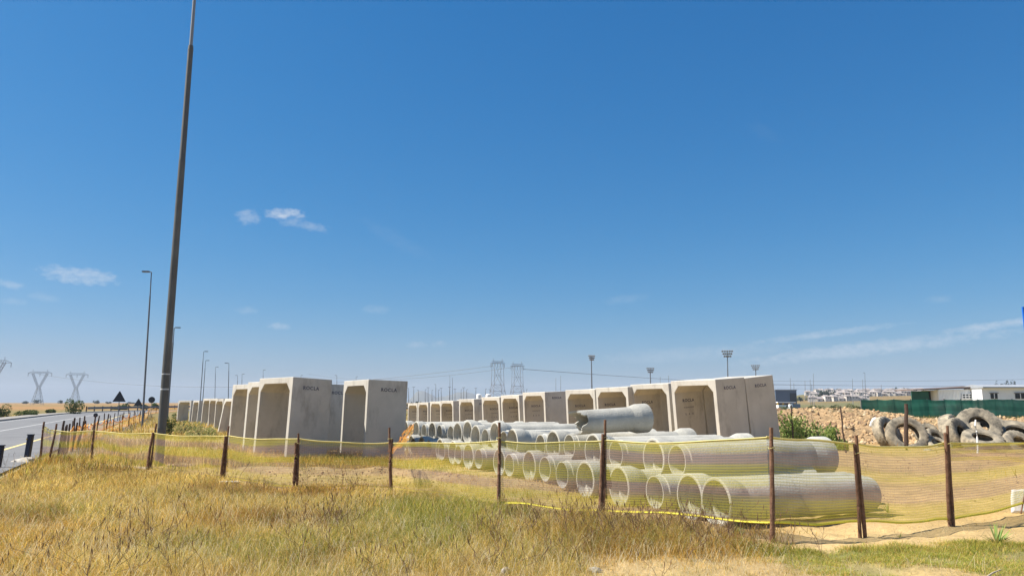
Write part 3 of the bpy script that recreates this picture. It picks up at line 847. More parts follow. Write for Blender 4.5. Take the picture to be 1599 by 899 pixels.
# ------------------------------------------------------------------ lattice pylons
def pylon_mesh():
    H = 24.0; wb, ww, zt = 3.6, .9, 12.5
    mb = MB(); t = .15
    legs = []
    for sx in (-1, 1):
        for sy in (-1, 1):
            mb.beam((sx * wb, sy * 2.6, 0), (sx * ww, sy * .9, zt), t)
    lv = [0, 3.2, 6.0, 8.6, 10.8, 12.5]
    def lp(sx, sy, z): k = z / zt; return Vector((sx * (wb + (ww - wb) * k), sy * (2.6 + (.9 - 2.6) * k), z))
    for a, b in zip(lv[:-1], lv[1:]):
        for sy in (-1, 1):
            mb.beam(lp(-1, sy, a), lp(1, sy, b), t * .55); mb.beam(lp(1, sy, a), lp(-1, sy, b), t * .55); mb.beam(lp(-1, sy, b), lp(1, sy, b), t * .55)
        for sx in (-1, 1):
            mb.beam(lp(sx, -1, a), lp(sx, 1, b), t * .55); mb.beam(lp(sx, 1, a), lp(sx, -1, b), t * .55); mb.beam(lp(sx, -1, b), lp(sx, 1, b), t * .55)
    body = mb.mesh('tower_body', mat=M['lattice'])
    mb = MB()
    for sx in (-1, 1):
        # V arms: inner and outer chord
        for sy in (-1, 1):
            mb.beam((sx * ww, sy * .9, zt), (sx * 5.4, sy * .5, H - 1.2), t); mb.beam((sx * .1, sy * .9, zt + .4), (sx * 4.2, sy * .5, H - 1.2), t)
            for i in range(7):
                k = i / 7; k2 = (i + 1) / 7
                A = Vector((sx * (ww + (5.4 - ww) * k), sy * (.9 - .4 * k), zt + (H - 1.2 - zt) * k)); B = Vector((sx * (.1 + 4.1 * k2), sy * (.9 - .4 * k2), zt + .4 + (H - 1.6 - zt) * k2))
                mb.beam(A, B, t * .5)
    arms = mb.mesh('v_arm', mat=M['lattice'])
    mb = MB()
    for sy in (-.5, .5):
        mb.beam((-8, sy * .4, H - 1.2), (8, sy * .4, H - 1.2), t); mb.beam((-5.5, sy, H), (5.5, sy, H), t)
        for sx in (-1, 1): mb.beam((sx * 5.5, sy, H), (sx * 8, sy * .4, H - 1.2), t * .8)
        for i in range(-5, 6): mb.beam((i, sy, H - 1.2), (i + .5, sy, H), t * .5)
    for sx in (-1, 1): mb.beam((sx * 4.8, 0, H), (sx * 4.8, 0, H + 1.8), t)
    cross = mb.mesh('cross_arm', mat=M['lattice'])
    ins = MB().tube([(0, 0, 0), (0, 0, -2.2)], .12, 6).mesh('insulator', mat=M['farpole'])
    return body, arms, cross, ins
PYM = pylon_mesh()
def tower_mesh():
    mb = MB(); t = .16; H = 24.0
    lv = [(0, 4.4), (4, 3.9), (8, 3.3), (11.5, 2.8), (23, 2.5)]
    def P(sx, sy, z):
        w = np.interp(z, [a for a, _ in lv], [b for _, b in lv]); return Vector((sx * w, sy * w * .8, z))
    zs = [0, 4, 8, 11.5]
    for a, b in zip(zs[:-1], zs[1:]):
        for (p, q) in (((-1, -1), (1, -1)), ((1, -1), (1, 1)), ((1, 1), (-1, 1)), ((-1, 1), (-1, -1))):
            mb.beam(P(*p, a), P(*p, b), t); mb.beam(P(*p, a), P(*q, b), t * .6); mb.beam(P(*q, a), P(*p, b), t * .6); mb.beam(P(*p, b), P(*q, b), t * .6)
    body = mb.mesh('tower_body', mat=M['lattice'])
    mb = MB()
    for sx in (-1, 1):
        for sy in (-1, 1):
            mb.beam(P(sx, sy, 11.5), P(sx, sy, 23), t); mb.beam((0, sy * 2.0, 16.5), P(sx, sy, 23), t * .7); mb.beam((0, sy * 2.0, 16.5), P(sx, sy, 11.5), t * .7); mb.beam(P(sx, sy, 16.5), (0, sy * 2, 16.5), t * .4)
    arms = mb.mesh('upper_frame', mat=M['lattice'])
    mb = MB()
    for sy in (-1, 1):
        mb.beam((-4.0, sy * 1.2, 23), (4.0, sy * 1.2, 23), t); mb.beam((-3.4, sy * .8, 24), (3.4, sy * .8, 24), t)
        for i in range(-3, 3): mb.beam((i, sy, 23), (i + 1, sy, 24), t * .5)
    for sx in (-1, 1): mb.beam((sx * 2.6, 0, 24), (sx * 2.6, 0, 25.6), t)
    return body, arms, mb.mesh('cross_arm', mat=M['lattice']), PYM[3]
TWM = tower_mesh()
def pylon(px, D, yaw, scale, lab, z=0, PYM=PYM, ix=7.8):
    p = at(px, 630, D)
    root = empty('electricity_pylon', (p.x, p.y, z), R(yaw)); root.scale = (scale,) * 3
    tag(root, lab, 'pylon', 'lattice electricity pylons')
    for n, m in zip(('tower_body', 'v_arm', 'cross_arm'), PYM[:3]): mkobj(m.name.split('.')[0], m, None, root)
    for x in (-ix, 0, ix):
        o = mkobj('insulator', PYM[3], None, root); o.location = (x, 0, 22.8)
    return root
pylon(58, 500, 12, .92, 'left lattice pylon of the pair standing over the brown field')
pylon(116.5, 540, 10, .94, 'right lattice pylon of the pair, above the round bush')
pylon(-17, 235, 20, .62 * 1.0, 'nearer lattice pylon cut by the left edge of the photo')
pylon(777, 330, 22, .82, 'taller left pylon of the narrow pair above the culvert row', 0, TWM, 3.9)
pylon(808, 345, 18, .80, 'shorter right pylon of the narrow pair, cable leaving to the right', 0, TWM, 3.9)

def wire(a, b, sag, r, lab, n=24, group=None):
    pts = []
    for i in range(n + 1):
        t = i / n; p = a.lerp(b, t); p.z -= sag * 4 * t * (1 - t); pts.append(p)
    o = MB().tube(pts, r, 5).obj('power_line', M['farpole']); tag(o, lab, 'power line', group)
wire(at(817, 576, 345), at(1330, 600, 900), 3, .10, 'dark cable sagging right from the narrow pylon pair towards the floodlights')
wire(at(815, 571, 345), at(480, 583, 700), 6, .07, 'faint cable running left from the narrow pylons above the left culverts')
wire(at(770, 571, 330), at(60, 584, 500), 9, .07, 'faint long cable between the left pylons and the narrow pair')
wire(at(1165, 600, 165), at(1640, 601.5, 150), .2, .028, 'lower dark wire crossing the sky at the right, level with the roofs', group='wires crossing the right sky')
wire(at(1165, 594, 165), at(1640, 591, 150), .3, .022, 'upper thin wire rising slightly towards the right edge', group='wires crossing the right sky')
wire(at(1165, 606, 165), at(1640, 605, 150), .2, .016, 'faint lowest wire crossing just above the town roofs', group='wires crossing the right sky')
for (px, D, lab) in [(1165, 165, 'timber pole hidden behind the culvert row that carries the three wires'), (1640, 150, 'timber pole off the right edge that carries the three wires')]:
    p = at(px, 640, D)
    root = empty('utility_pole', (p.x, p.y, -.3)); tag(root, lab, 'utility pole')
    MB().tube([(0, 0, 0), (0, 0, 6.9)], [.14, .1], 10).obj('pole', M['oldpost'], root)
    MB().box((0, -.14, 6.2), (.1, .1, 1.9)).obj('bracket', M['farpole'], root)

# ------------------------------------------------------------------ net fences
def net_panel(mb, uvs, A, B, top0, top1, bot0, bot1, u0, sag=.05, bow=.05, nx=22, ny=12, seed=0, fold=0.0):
    """A,B base points (Vector); top*/bot* heights above base"""
    rr = random.Random(seed); ph = [rr.uniform(0, 6) for _ in range(6)]
    d = B - A; L = math.hypot(d.x, d.y); nrm = Vector((d.y, -d.x, 0)).normalized()
    vs = []; fs = []
    for i in range(nx + 1):
        t = i / nx; p = A.lerp(B, t)
        zt = top0 + (top1 - top0) * t - sag * 4 * t * (1 - t) + .008 * math.sin(9 * t + ph[0])
        zb = bot0 + (bot1 - bot0) * t + .03 * math.sin(5 * t + ph[1]) * 4 * t * (1 - t)
        g = hz(p.x, p.y)
        zb = max(zb + p.z, g + .015) - p.z
        for j in range(ny + 1):
            v = j / ny
            z = zb + (zt - zb) * v
            w = 4 * t * (1 - t)
            o = bow * w * math.sin(v * math.pi * .9 + .2) + .025 * w * math.sin(7 * v + 6 * t + ph[2]) + .012 * math.sin(19 * t + 4 * v + ph[3]) * w + fold * math.sin(v * 26 + 2 * t + ph[4]) * w * (v > .75)
            vs.append(p + nrm * o + Vector((0, 0, z)))
            uvs.append((u0 + t * L, v))
    b = len(mb.v)
    for i in range(nx):
        for j in range(ny):
            a = i * (ny + 1) + j
            fs.append((a, a + ny + 1, a + ny + 2, a + 1))
    mb.add(vs, fs)
    top = [Vector(vs[i * (ny + 1) + ny]) for i in range(nx + 1)]; bot = [Vector(vs[i * (ny + 1)]) for i in range(nx + 1)]
    return top, bot, u0 + L
def put_uv(me, uvs):
    l = me.uv_layers.new(name='UVMap')
    arr = np.array(uvs, np.float32); vi = np.empty(len(me.loops), np.int32); me.loops.foreach_get('vertex_index', vi)
    l.data.foreach_set('uv', arr[vi].ravel())
def stake(base, top, r, seed, mat, parent, loc0):
    rr = random.Random(seed)
    pts = []; rad = []
    n = 9
    k1, k2 = rr.uniform(-1, 1), rr.uniform(-1, 1)
    for i in range(n + 1):
        t = i / n
        p = base.lerp(top, t) + Vector((k1 * .018 * math.sin(t * 5 + seed), k2 * .018 * math.sin(t * 6 + 2 * seed), 0)) - loc0
        pts.append(p); rad.append(r * (1.12 - .3 * t) * rr.uniform(.9, 1.12))
    return MB().tube(pts, rad, 9).obj('post', mat, parent, True)
froot = empty('net_fence', (0, 11, 0))
tag(froot, 'yellow mesh net fence on rough timber posts in front of the pipes and culverts', 'fence')
F0 = Vector(froot.location)
# netting heights at each post: top (px y), bottom height
TOPY = [664, 671.5, 672, 676.5, 680, 684, 690.5, 688.5, 687, 681.5, 691.5, 690, 0]
BOTH = [.02, .02, .0, .0, .0, .02, .0, .02, .04, .17, .12, .03, .22]
mb = MB(); uvs = []; u = 0; tops = []; bots = []
for i in range(len(POSTS) - 1):
    A = POSTS[i][0]; B = POSTS[i + 1][0]
    def th(k):
        if k == len(POSTS) - 1: return .98
        return at(FP[k][0], TOPY[k], POSTS[k][0].y).z
    sag = [.02, .03, .03, .03, .04, .04, .02, .03, .05, .0, .06, .0][i]
    fold = .03 if i >= 11 else 0
    t, b, u = net_panel(mb, uvs, Vector((A.x, A.y, 0)), Vector((B.x, B.y, 0)), th(i), th(i + 1), BOTH[i], BOTH[i + 1], u, sag, .05, 26, 14, i, fold)
    tops += t
    if i >= 7: bots += b
mb.v = [tuple(Vector(v) - F0) for v in mb.v]
me = mb.mesh('netting', True, M['net'], fix=False); put_uv(me, uvs); mkobj('netting', me, None, froot)
MB().tube([p - F0 + Vector((0, -.004, .0)) for p in tops], .0085, 6).obj('top_hem', M['hem'], froot, True)
MB().tube([p - F0 + Vector((0, -.004, .01)) for p in bots], .013, 6).obj('bottom_hem', M['brighthem'], froot, True)
# folded surplus netting along the top at the right, second layer
mb = MB(); uvs = []
A = Vector((POSTS[11][0].x + .05, POSTS[11][0].y - .03, 0)); B = Vector((9.0, 12.27, 0))
net_panel(mb, uvs, A, B, 1.03, 1.06, .84, .70, 0, .0, .10, 26, 8, 31, .03)
mb.v = [tuple(Vector(v) - F0) for v in mb.v]
me = mb.mesh('folded_netting', True, M['net'], fix=False); put_uv(me, uvs); mkobj('folded_netting', me, None, froot)
for i, (b, t) in enumerate(POSTS):
    base = Vector((b.x, b.y, -.3)); tp = Vector(t)
    if i == len(POSTS) - 1: tp.z = 1.25
    base = b + (b - tp).normalized() * .25
    off = Vector((0, -.035, 0))
    stake(base + off, tp + off, (.030 if i in (0, 1, 2, 7, 9) else .024), i, M['post'], froot, F0)
for (i, dx, k, rad, dxt) in [(3, -.05, .80, .034, -.06), (4, -.05, .80, .034, -.05), (5, -.05, .82, .034, -.045), (6, .02, .80, .032, .03), (8, -.05, .84, .030, -.035), (10, -.07, .90, .022, -.03), (11, -.05, .92, .024, -.05)]:
    b, t = POSTS[i]                       # doubled stakes wired to the first
    stake(b + Vector((dx, -.05, -.15)), b.lerp(t, k) + Vector((dxt, -.045, 0)), rad, i + 40, M['post'], froot, F0)
# wire ties
for i, (b, t) in enumerate(POSTS[:-1]):
    p = b.lerp(t, .8) - F0 + Vector((0, -.035, 0))
    MB().tube([p + Vector((math.cos(a) * .042, math.sin(a) * .042, .01 * math.sin(3 * a))) for a in [k * .7 for k in range(10)]], .0035, 5).obj('wire_tie', M['hem'], froot)

# fence along the road, orange netting
def road_fence():
    a0 = POSTS[0][0]
    root = empty('net_fence', (a0.x, a0.y, 0)); tag(root, 'long row of dark stakes with sagging orange netting beside the road', 'fence')
    L0 = Vector((a0.x, a0.y, 0))
    svals = [3.0, 3.3, 4.2, 4.5, 4.9, 5.4, 5.8, 6.3, 7.3, 7.8, 8.3, 9.0, 10.2, 11.6, 14, 16.5, 19, 21.5, 24, 27, 30, 33, 36.5, 40, 44, 48, 53, 58, 64, 70, 77, 85, 94, 104, 116, 130]
    pts = []
    rr = random.Random(5)
    for i, s in enumerate(svals):
        p = Vector(road_p(s - 5.3, -2.0 - .01 * s)) + Vector((rr.uniform(-.15, .15), 0, 0)); p.z = hz(p.x, p.y); pts.append(p)
        h = rr.uniform(.95, 1.2); lx = rr.uniform(-.10, .14) if i not in (8, 10) else rr.uniform(.2, .3)
        stake(p - Vector((0, 0, .2)), p + Vector((lx, rr.uniform(-.1, .1), h)), rr.uniform(.03, .04), i, M['oldpost'], root, L0)
    mb = MB(); uvs = []; uu = 0; tops = []
    for i in range(5, len(pts) - 1):
        t, b, uu = net_panel(mb, uvs, pts[i], pts[i + 1], rr.uniform(.65, .9), rr.uniform(.65, .9), .03, .03, uu, .12, .06, 8, 6, i)
        tops += t
    mb.v = [tuple(Vector(v) - L0) for v in mb.v]
    me = mb.mesh('netting', True, M['orangenet'], fix=False); put_uv(me, uvs); mkobj('netting', me, None, root)
    MB().tube([p - L0 for p in tops], .02, 5).obj('top_hem', M['orange'], root)
    # first panel of yellow netting round the corner
    mb = MB(); uvs = []
    net_panel(mb, uvs, L0, pts[0], .95, .80, .02, .02, 0, .08, .05, 14, 10, 99)
    mb.v = [tuple(Vector(v) - L0) for v in mb.v]
    me = mb.mesh('netting', True, M['net'], fix=False); put_uv(me, uvs); mkobj('netting', me, None, root)
road_fence()

# torn orange netting caught near the pipes
def torn_net():
    mb = MB(); uvs = []; rr = random.Random(2)
    top = at(643, 664, 21.0); low = at(612, 703, 15.2)
    nx, ny = 18, 10; vs = []; fs = []
    for i in range(nx + 1):
        t = i / nx; c = top.lerp(low, t); c.z -= .12 * math.sin(t * math.pi)
        w = .16 + .07 * math.sin(t * 5) + .12 * t
        for j in range(ny + 1):
            v = j / ny - .5
            vs.append(c + Vector((w * v + .03 * math.sin(11 * t + 9 * v), .06 * math.sin(8 * v + 5 * t), .12 * v + .05 * math.sin(14 * v + 3 * t) + .06 * rr.uniform(-1, 1) * abs(v) * 2)))
            uvs.append((t * 3, .1 + .8 * (j / ny)))
    for i in range(nx):
        for j in range(ny):
            if rr.random() < .12 and (j < 3 or j > 6): continue
            a = i * (ny + 1) + j; fs.append((a, a + ny + 1, a + ny + 2, a + 1))
    mb.add(vs, fs)
    me = mb.mesh('torn_netting', True, M['orangenet'], fix=False); put_uv(me, uvs)
    tag(mkobj('torn_netting', me), 'torn orange netting strung from the pipe ends down towards a fence post', 'netting')
torn_net()

# ------------------------------------------------------------------ blades
def blade_mesh(name, x, y, h, w, lean, cols, mat, zoff=-.01, zz=None, curl=.5):
    n = len(x)
    z = (height(x, y) if zz is None else zz) + zoff
    a = rng.uniform(0, 2 * np.pi, n); b = rng.uniform(0, 2 * np.pi, n)
    dx = np.cos(a); dy = np.sin(a)              # width dir
    lx = np.cos(b) * lean * h; ly = np.sin(b) * lean * h
    P = np.stack([x, y, z], -1)
    D = np.stack([dx, dy, np.zeros(n)], -1) * (w / 2)[:, None]
    mid = P + np.stack([lx * curl * .5, ly * curl * .5, h * .55], -1)
    tip = P + np.stack([lx, ly, h * np.sqrt(np.clip(1 - lean * lean * .5, .2, 1))], -1)
    V = np.stack([P - D, P + D, mid + D * .75, mid - D * .75, tip], 1).reshape(-1, 3)
    i = np.arange(n) * 5
    F4 = np.stack([i, i + 1, i + 2, i + 3], -1); F3 = np.stack([i + 3, i + 2, i + 4], -1)
    C = np.repeat(cols, 5, axis=0)
    return np_mesh(name, V, F4, F3, C, mat)
def in_view(x, y, m=1.0): return np.abs(x) < .72 * y + m

STRAW = 1.02 * np.array([[.72, .53, .15], [.80, .63, .24], [.62, .42, .10], [.70, .49, .11], [.44, .29, .10], [.82, .68, .32]])
GREEN = .88 * np.array([[.34, .34, .05], [.42, .42, .08], [.24, .27, .05], [.52, .49, .10]])
def blade_cols(x, y, g, scrub):
    n = len(x)
    cs = STRAW[rng.integers(0, len(STRAW), n)]
    tint = fbm(x * .8 + 20, y * .8, 3)[:, None]
    cs = cs * (0.82 + .42 * tint) * np.where(tint > .55, 1, 1.0)
    ochre = sstep(.45, .65, fbm(x * .5 + 70, y * .5 + 3, 3))[:, None]
    cs = cs * (1 - ochre * np.array([.02, .12, .30]))
    cs = cs * (1 - scrub[:, None] * np.array([.30, .34, .30]))
    br = sstep(.54, .66, fbm(x * .75 + 33, y * .75 + 12, 4))[:, None]
    cs = cs * (1 - br * np.array([.34, .42, .38]))
    gs = GREEN[rng.integers(0, len(GREEN), n)]
    isg = rng.random(n) < np.clip(g * .68 + .12, 0, .8)
    cs = np.where(isg[:, None], gs, cs)
    return cs * rng.uniform(.55, 1.25, n)[:, None]
# near grass, in front of the fence and just behind it
def near_grass():
    N = 1900000
    y = rng.uniform(4.5, 24, N); x = rng.uniform(-18, 14, N)
    # thinner with distance
    keep = in_view(x, y, .8) & (rng.random(N) < np.clip((9.5 / y) ** 1.35, 0, 1))
    x = x[keep]; y = y[keep]
    g, bare, h, scrub, turf, front, left = fields(x, y)
    clump = fbm(x * 3.3, y * 3.3, 2)
    dens = (1 - bare * .97) * (.35 + .65 * front) * np.clip(.25 + 1.5 * (clump - .25), .1, 1)
    off = road_off(x, y)
    keep = (rng.random(len(x)) < dens) & (off < -1.9)
    x, y, g, h, scrub, turf, front, clump, bare = [q[keep] for q in (x, y, g, h, scrub, turf, front, clump, bare)]
    n = len(x)
    hh = h * rng.uniform(.35, 1.25, n) * (.6 + .8 * clump)
    w = rng.uniform(.0022, .0056, n) * (1 + .10 * np.maximum(y - 7.5, 0))
    lean = rng.uniform(.3, 1.25, n)
    me = blade_mesh('dry_grass', x, y, hh, w, lean, blade_cols(x, y, g, scrub), M['blade'])
    print('near blades', n)
    tag(mkobj('dry_grass', me), 'dry straw coloured grass with green patches covering the foreground', 'grass', None, 'stuff')
near_grass()
def flattened_stalks():
    N = 17000
    y = rng.uniform(5.5, 13, N); x = rng.uniform(-9, 6, N)
    g, bare, h, scrub, turf, front, left = fields(x, y)
    keep = in_view(x, y, .6) & (front > .5) & (rng.random(N) < (.25 + .75 * left) * np.clip((9 / y) ** 1.2, 0, 1) * (1 - turf))
    x, y, h = x[keep], y[keep], h[keep]; n = len(x)
    c = np.array([.80, .70, .45]) * rng.uniform(.6, 1.1, n)[:, None]
    me = blade_mesh('pale_stalks', x, y, rng.uniform(.12, .30, n), rng.uniform(.002, .004, n), rng.uniform(.7, 1.9, n), c, M['blade'], zoff=.06)
    tag(mkobj('pale_stalks', me), 'pale bleached stalks lying tangled over the dry grass', 'grass', None, 'stuff')
flattened_stalks()
def screen_weeds():
    N = 26000
    y = rng.uniform(56, 67.5, N); x = rng.uniform(24, 58, N)
    keep = (x / y > .455) & (rng.random(N) < sstep(.35, .6, fbm(x * .5, y * .5, 3)) * sstep(54, 66, y))
    x, y = x[keep], y[keep]; n = len(x)
    c = np.where((rng.random(n) < .5)[:, None], np.array([[.22, .24, .07]]), np.array([[.42, .33, .15]])) * rng.uniform(.6, 1.2, n)[:, None]
    me = blade_mesh('screen_weeds', x, y, rng.uniform(.15, .65, n), rng.uniform(.04, .08, n), rng.uniform(.1, .7, n), c, M['blade'])
    tag(mkobj('screen_weeds', me), 'mixed green and brown weeds along the foot of the green screen', 'weeds', None, 'stuff')
screen_weeds()
def far_grass():
    N = 330000
    r = 20 * np.exp(rng.random(N) * math.log(110 / 20)); a = rng.uniform(-.72, .72, N)
    x = r * np.sin(a); y = r * np.cos(a)
    g, bare, h, scrub, turf, front, left = fields(x, y)
    off = road_off(x, y)
    cl = fbm(x * .8, y * .8, 3)
    rightyard = sstep(.26, .34, a) * (r < 75)
    keep = ((off < -1.9) | (off > 11)) & (rng.random(N) < (1 - .85 * bare) * (1 - .93 * rightyard) * np.clip(2.2 * (cl - .28), .05, 1))
    # keep the culvert interiors and pipe area fairly clear
    x, y, g, cl, r = [q[keep] for q in (x, y, g, cl, r)]
    n = len(x)
    leftside = sstep(-.30, -.36, np.arctan2(x, y))
    hh = (.10 + .22 * cl + .12 * leftside) * rng.uniform(.4, 1.2, n)
    w = rng.uniform(.010, .018, n) * (1 + .035 * (r - 20))
    g = g * .6 + .15
    me = blade_mesh('rough_grass', x, y, hh, w, rng.uniform(.1, .8, n), blade_cols(x, y, g, np.zeros(n)) * .92, M['blade'])
    print('far blades', n)
    tag(mkobj('rough_grass', me), 'rough tan grass on the verge and around the culverts beyond the netting', 'grass', None, 'stuff')
far_grass()
def turf():
    N = 260000
    y = rng.uniform(6.4, 10, N); x = rng.uniform(2.0, 8.0, N)
    g, bare, h, scrub, tf, front, left = fields(x, y)
    keep = in_view(x, y, .5) & (rng.random(N) < tf * sstep(.3, .75, fbm(x * 2.2, y * 3, 4)) * 1.3)
    x = x[keep]; y = y[keep]; n = len(x)
    c = GREEN[rng.integers(0, 4, n)] * np.array([.95, 1.05, 1]) * rng.uniform(.95, 1.5, n)[:, None]
    c = np.where((rng.random(n) < .42)[:, None], STRAW[rng.integers(0, 6, n)], c)
    me = blade_mesh('turf', x, y, rng.uniform(.02, .075, n), rng.uniform(.0025, .0045, n), rng.uniform(.4, 1.2, n), c, M['blade'])
    tag(mkobj('turf', me), 'short green turf strip in the right foreground', 'grass', None, 'stuff')
turf()
def weed_stalks():
    # dark dead weed stems with seed heads
    spots = [(120, 700, 240, 60), (330, 690, 150, 70), (430, 720, 180, 60), (560, 720, 90, 60), (240, 800, 150, 60), (500, 790, 100, 50), (950, 790, 250, 45), (1080, 800, 180, 30), (700, 850, 400, 40), (150, 850, 250, 50)]
    P = []
    for (px, py, w, h) in spots:
        nn = 60 if py < 780 else 24
        if px in (950, 1080): nn = 110
        for _ in range(nn):
            q = gpt(px + random.gauss(0, w * .45), max(722, py + 30 + random.gauss(0, h * .35))); P.append((q.x, q.y))
    P = np.array(P); ok = (P[:, 1] < fence_y(P[:, 0]) - .1) & (P[:, 1] > 5.5); P = P[ok]
    mb = MB(); cols = []
    xs = []; ys = []; zs = []; hs = []
    V = []; F = []
    for (x, y) in P:
        z = hz(x, y); hgt = random.uniform(.22, .5); k = random.randint(1, 4)
        for _ in range(k):
            lx, ly = random.gauss(0, .16), random.gauss(0, .16)
            hh = hgt * random.uniform(.6, 1)
            pts = [Vector((x, y, z)), Vector((x + lx * .35, y + ly * .35, z + hh * .6)), Vector((x + lx, y + ly, z + hh))]
            mb.tube(pts, [.0028, .0024, .0016], 3, False)
            e = pts[-1]
            mb.tube([e, e + Vector((lx * .05, 0, .03)), e + Vector((lx * .08, 0, .06))], [.0018, .0055, .0013], 4, False)
            if random.random() < .5:
                for q in range(3):
                    s = pts[0].lerp(pts[2], random.uniform(.4, .95)); mb.tube([s, s + Vector((random.gauss(0, .04), random.gauss(0, .04), random.uniform(.02, .07)))], [.002, .0015], 3, False)
    me = mb.mesh('dead_weeds', False, pmat('dead_stems', (.15, .09, .05), .9, .4, 3), fix=False)
    tag(mkobj('dead_weeds', me), 'thin dark dead weed stalks with seed heads standing in the dry grass', 'weeds', None, 'stuff')
weed_stalks()

# ------------------------------------------------------------------ leafy things
def leaf_cloud(name, n, rad, size, cols, seed, mat, lumps=7, base_flat=True, spread=.55, up=0):
    g = np.random.default_rng(seed)
    cs = g.uniform(-1, 1, (lumps, 3)) * np.array([spread, spread, .35]) + np.array([0, 0, .42 if base_flat else 0]); rs = g.uniform(.28, .52, lumps)
    k = g.integers(0, lumps, n)
    d = g.normal(size=(n, 3)); d /= np.linalg.norm(d, axis=1)[:, None]
    p = cs[k] + d * (rs[k] * g.uniform(.55, 1.05, n) ** .5)[:, None]
    p = p * np.array(rad)
    if base_flat: p[:, 2] = np.abs(p[:, 2])
    a = g.normal(size=(n, 3)) + np.array([0, 0, up]); a /= np.linalg.norm(a, axis=1)[:, None]
    b = np.cross(a, g.normal(size=(n, 3))); b /= np.linalg.norm(b, axis=1)[:, None]
    s = g.uniform(.6, 1.3, n)[:, None] * size
    V = np.stack([p - a * s, p + b * s * .55, p + a * s, p - b * s * .55], 1).reshape(-1, 3)
    F = (np.arange(n) * 4)[:, None] + np.arange(4)
    c = np.array(cols)[g.integers(0, len(cols), n)] * g.uniform(.75, 1.25, n)[:, None] * (g.uniform(.8, 1.2, lumps)[k])[:, None]
    return np_mesh(name, V, F, None, np.repeat(c, 4, axis=0), mat)
GC = [(.075, .13, .04), (.12, .17, .05), (.055, .09, .03), (.15, .16, .06)]
def bush(px, by, w, h, D, label, seed, group='bushes', cols=GC, n=1400, up=0, sp=.55, lumps=7, sz=1):
    b = at(px, by, D); z = hz(b.x, b.y); k = D / FPX
    root = empty('bush', (b.x, b.y, z - .05)); tag(root, label, 'bush', group)
    mkobj('foliage', leaf_cloud('foliage', n, (w / 2 * k * 1.1, w / 2 * k * .8, h * k * 1.1), max(.05, k * 1.1) * sz, cols, seed, M['leaf'], lumps, True, sp, up), None, root)
    mb = MB()
    for i in range(5): mb.tube([(0, 0, -.1), (random.uniform(-.3, .3) * w * k * .5, random.uniform(-.1, .1) * w * k, h * k * .6)], [.04, .02], 5)
    mb.obj('stems', M['bark'], root)
BU = 'bushes beyond the road'
bush(3, 648, 30, 17, 85, 'dark green bush at the left edge beyond the kerb', 11, BU)
bush(48, 644, 44, 8, 95, 'low spreading bush between the edge bush and the round bush', 12, BU)
bush(115, 643.5, 28, 18, 110, 'round dark green bush under the right-hand far pylon', 13, BU)
bush(76, 643, 22, 6, 120, 'small low bush left of the round bush', 14, BU)
bush(187, 637, 26, 8, 170, 'low green bush behind the triangular sign', 15, BU)
bush(243, 636, 16, 8, 180, 'green bush behind the round sign right of it', 16, BU)
bush(227, 636, 14, 6, 185, 'small green bush between the second triangular sign and the round sign', 17, BU)
bush(262, 680, 24, 34, 38, 'leafy green plant right beside the big pole in front of far culverts', 18, 'green plants inside the fence', n=900)
YG = [(.26, .27, .09), (.34, .33, .13), (.20, .24, .07), (.50, .42, .20)]
bush(285, 674, 50, 20, 42, 'pale yellow green weed clump left, in front of the far left culverts', 19, 'green plants inside the fence', YG, 1600, .5, .9, 14)
bush(318, 682, 50, 20, 36, 'pale yellow green weed clump right, beside the leaning culvert', 20, 'green plants inside the fence', YG, 1600, .5, .9, 14)
for i, (px, by, w, h, D, lab) in enumerate([(1232, 694, 40, 44, 28.5, 'tall green weed clump against the last culvert'), (1256, 692, 32, 38, 28.8, 'green weed clump second from the last culvert'), (1282, 692, 34, 30, 28.5, 'short green weed clump in the middle of the weeds by the mound'), (1303, 693, 28, 28, 28.0, 'right-hand green weed clump before the rubble mound'), (1316, 700, 12, 16, 26.0, 'small green weed at the foot of the thin stick')]):
    bush(px, by, w, h, D, lab, 30 + i, 'green weeds before the rubble mound', [(.22, .31, .08), (.28, .37, .10), (.36, .39, .14), (.15, .22, .06)], 1100, 1.6, .85, 16, 1.1)

def tree(px, by, w, h, D, label, seed, group, cols=GC, n=500):
    b = at(px, by, D); z = hz(b.x, b.y) - .3
    k = D / FPX
    root = empty('tree', (b.x, b.y, z)); tag(root, label, 'tree', group)
    MB().tube([(0, 0, -1), (0, 0, h * k * .5)], [.3, .15], 6).obj('trunk', M['bark'], root)
    o = mkobj('crown', leaf_cloud('crown', n, (w / 2 * k, w / 2 * k, h * k * .8), k * 1.0, cols, seed, M['leaf']), None, root); o.location = (0, 0, h * k * .2)
TG = [(.035, .06, .035), (.05, .075, .04), (.03, .045, .03)]
i = 0
rt = random.Random(9)
for px in [640, 650, 659, 668, 676, 686, 697, 708, 719]:
    tree(px, 630, rt.uniform(9, 14), rt.uniform(7, 11), 420, f'dark distant tree {ords[i]} from the left behind the far end of the culvert row', 50 + i, 'dark trees behind the far culverts', TG, 300); i += 1
for j, px in enumerate([1240, 1250, 1262, 1279, 1286, 1293, 1300]):
    tall = px in (1279, 1286, 1293, 1300)
    tree(px, 622, 13 if tall else 10, 14 if tall else 7, 560, f'{ords[j]} dark tree from the left in the line right of the slate blue building', 70 + j, 'dark trees right of the blue building', TG, 300)
for j, px in enumerate([1283, 1296, 1308, 1323, 1334, 1345, 1356, 1368, 1379, 1390, 1399, 1411, 1424, 1448, 1462, 1531, 1540, 1549, 1557, 1566, 1573, 1583]):
    by = 614
    tree(px, by, rt.uniform(6, 12), rt.uniform(5, 9) + max(0, px - 1480) * .13 + (3 if px in (1399, 1411, 1573, 1583) else 0), 900, f'{ords[j]} tree from the left on the skyline above the town', 90 + j, 'trees on the skyline above the town', TG, 220)
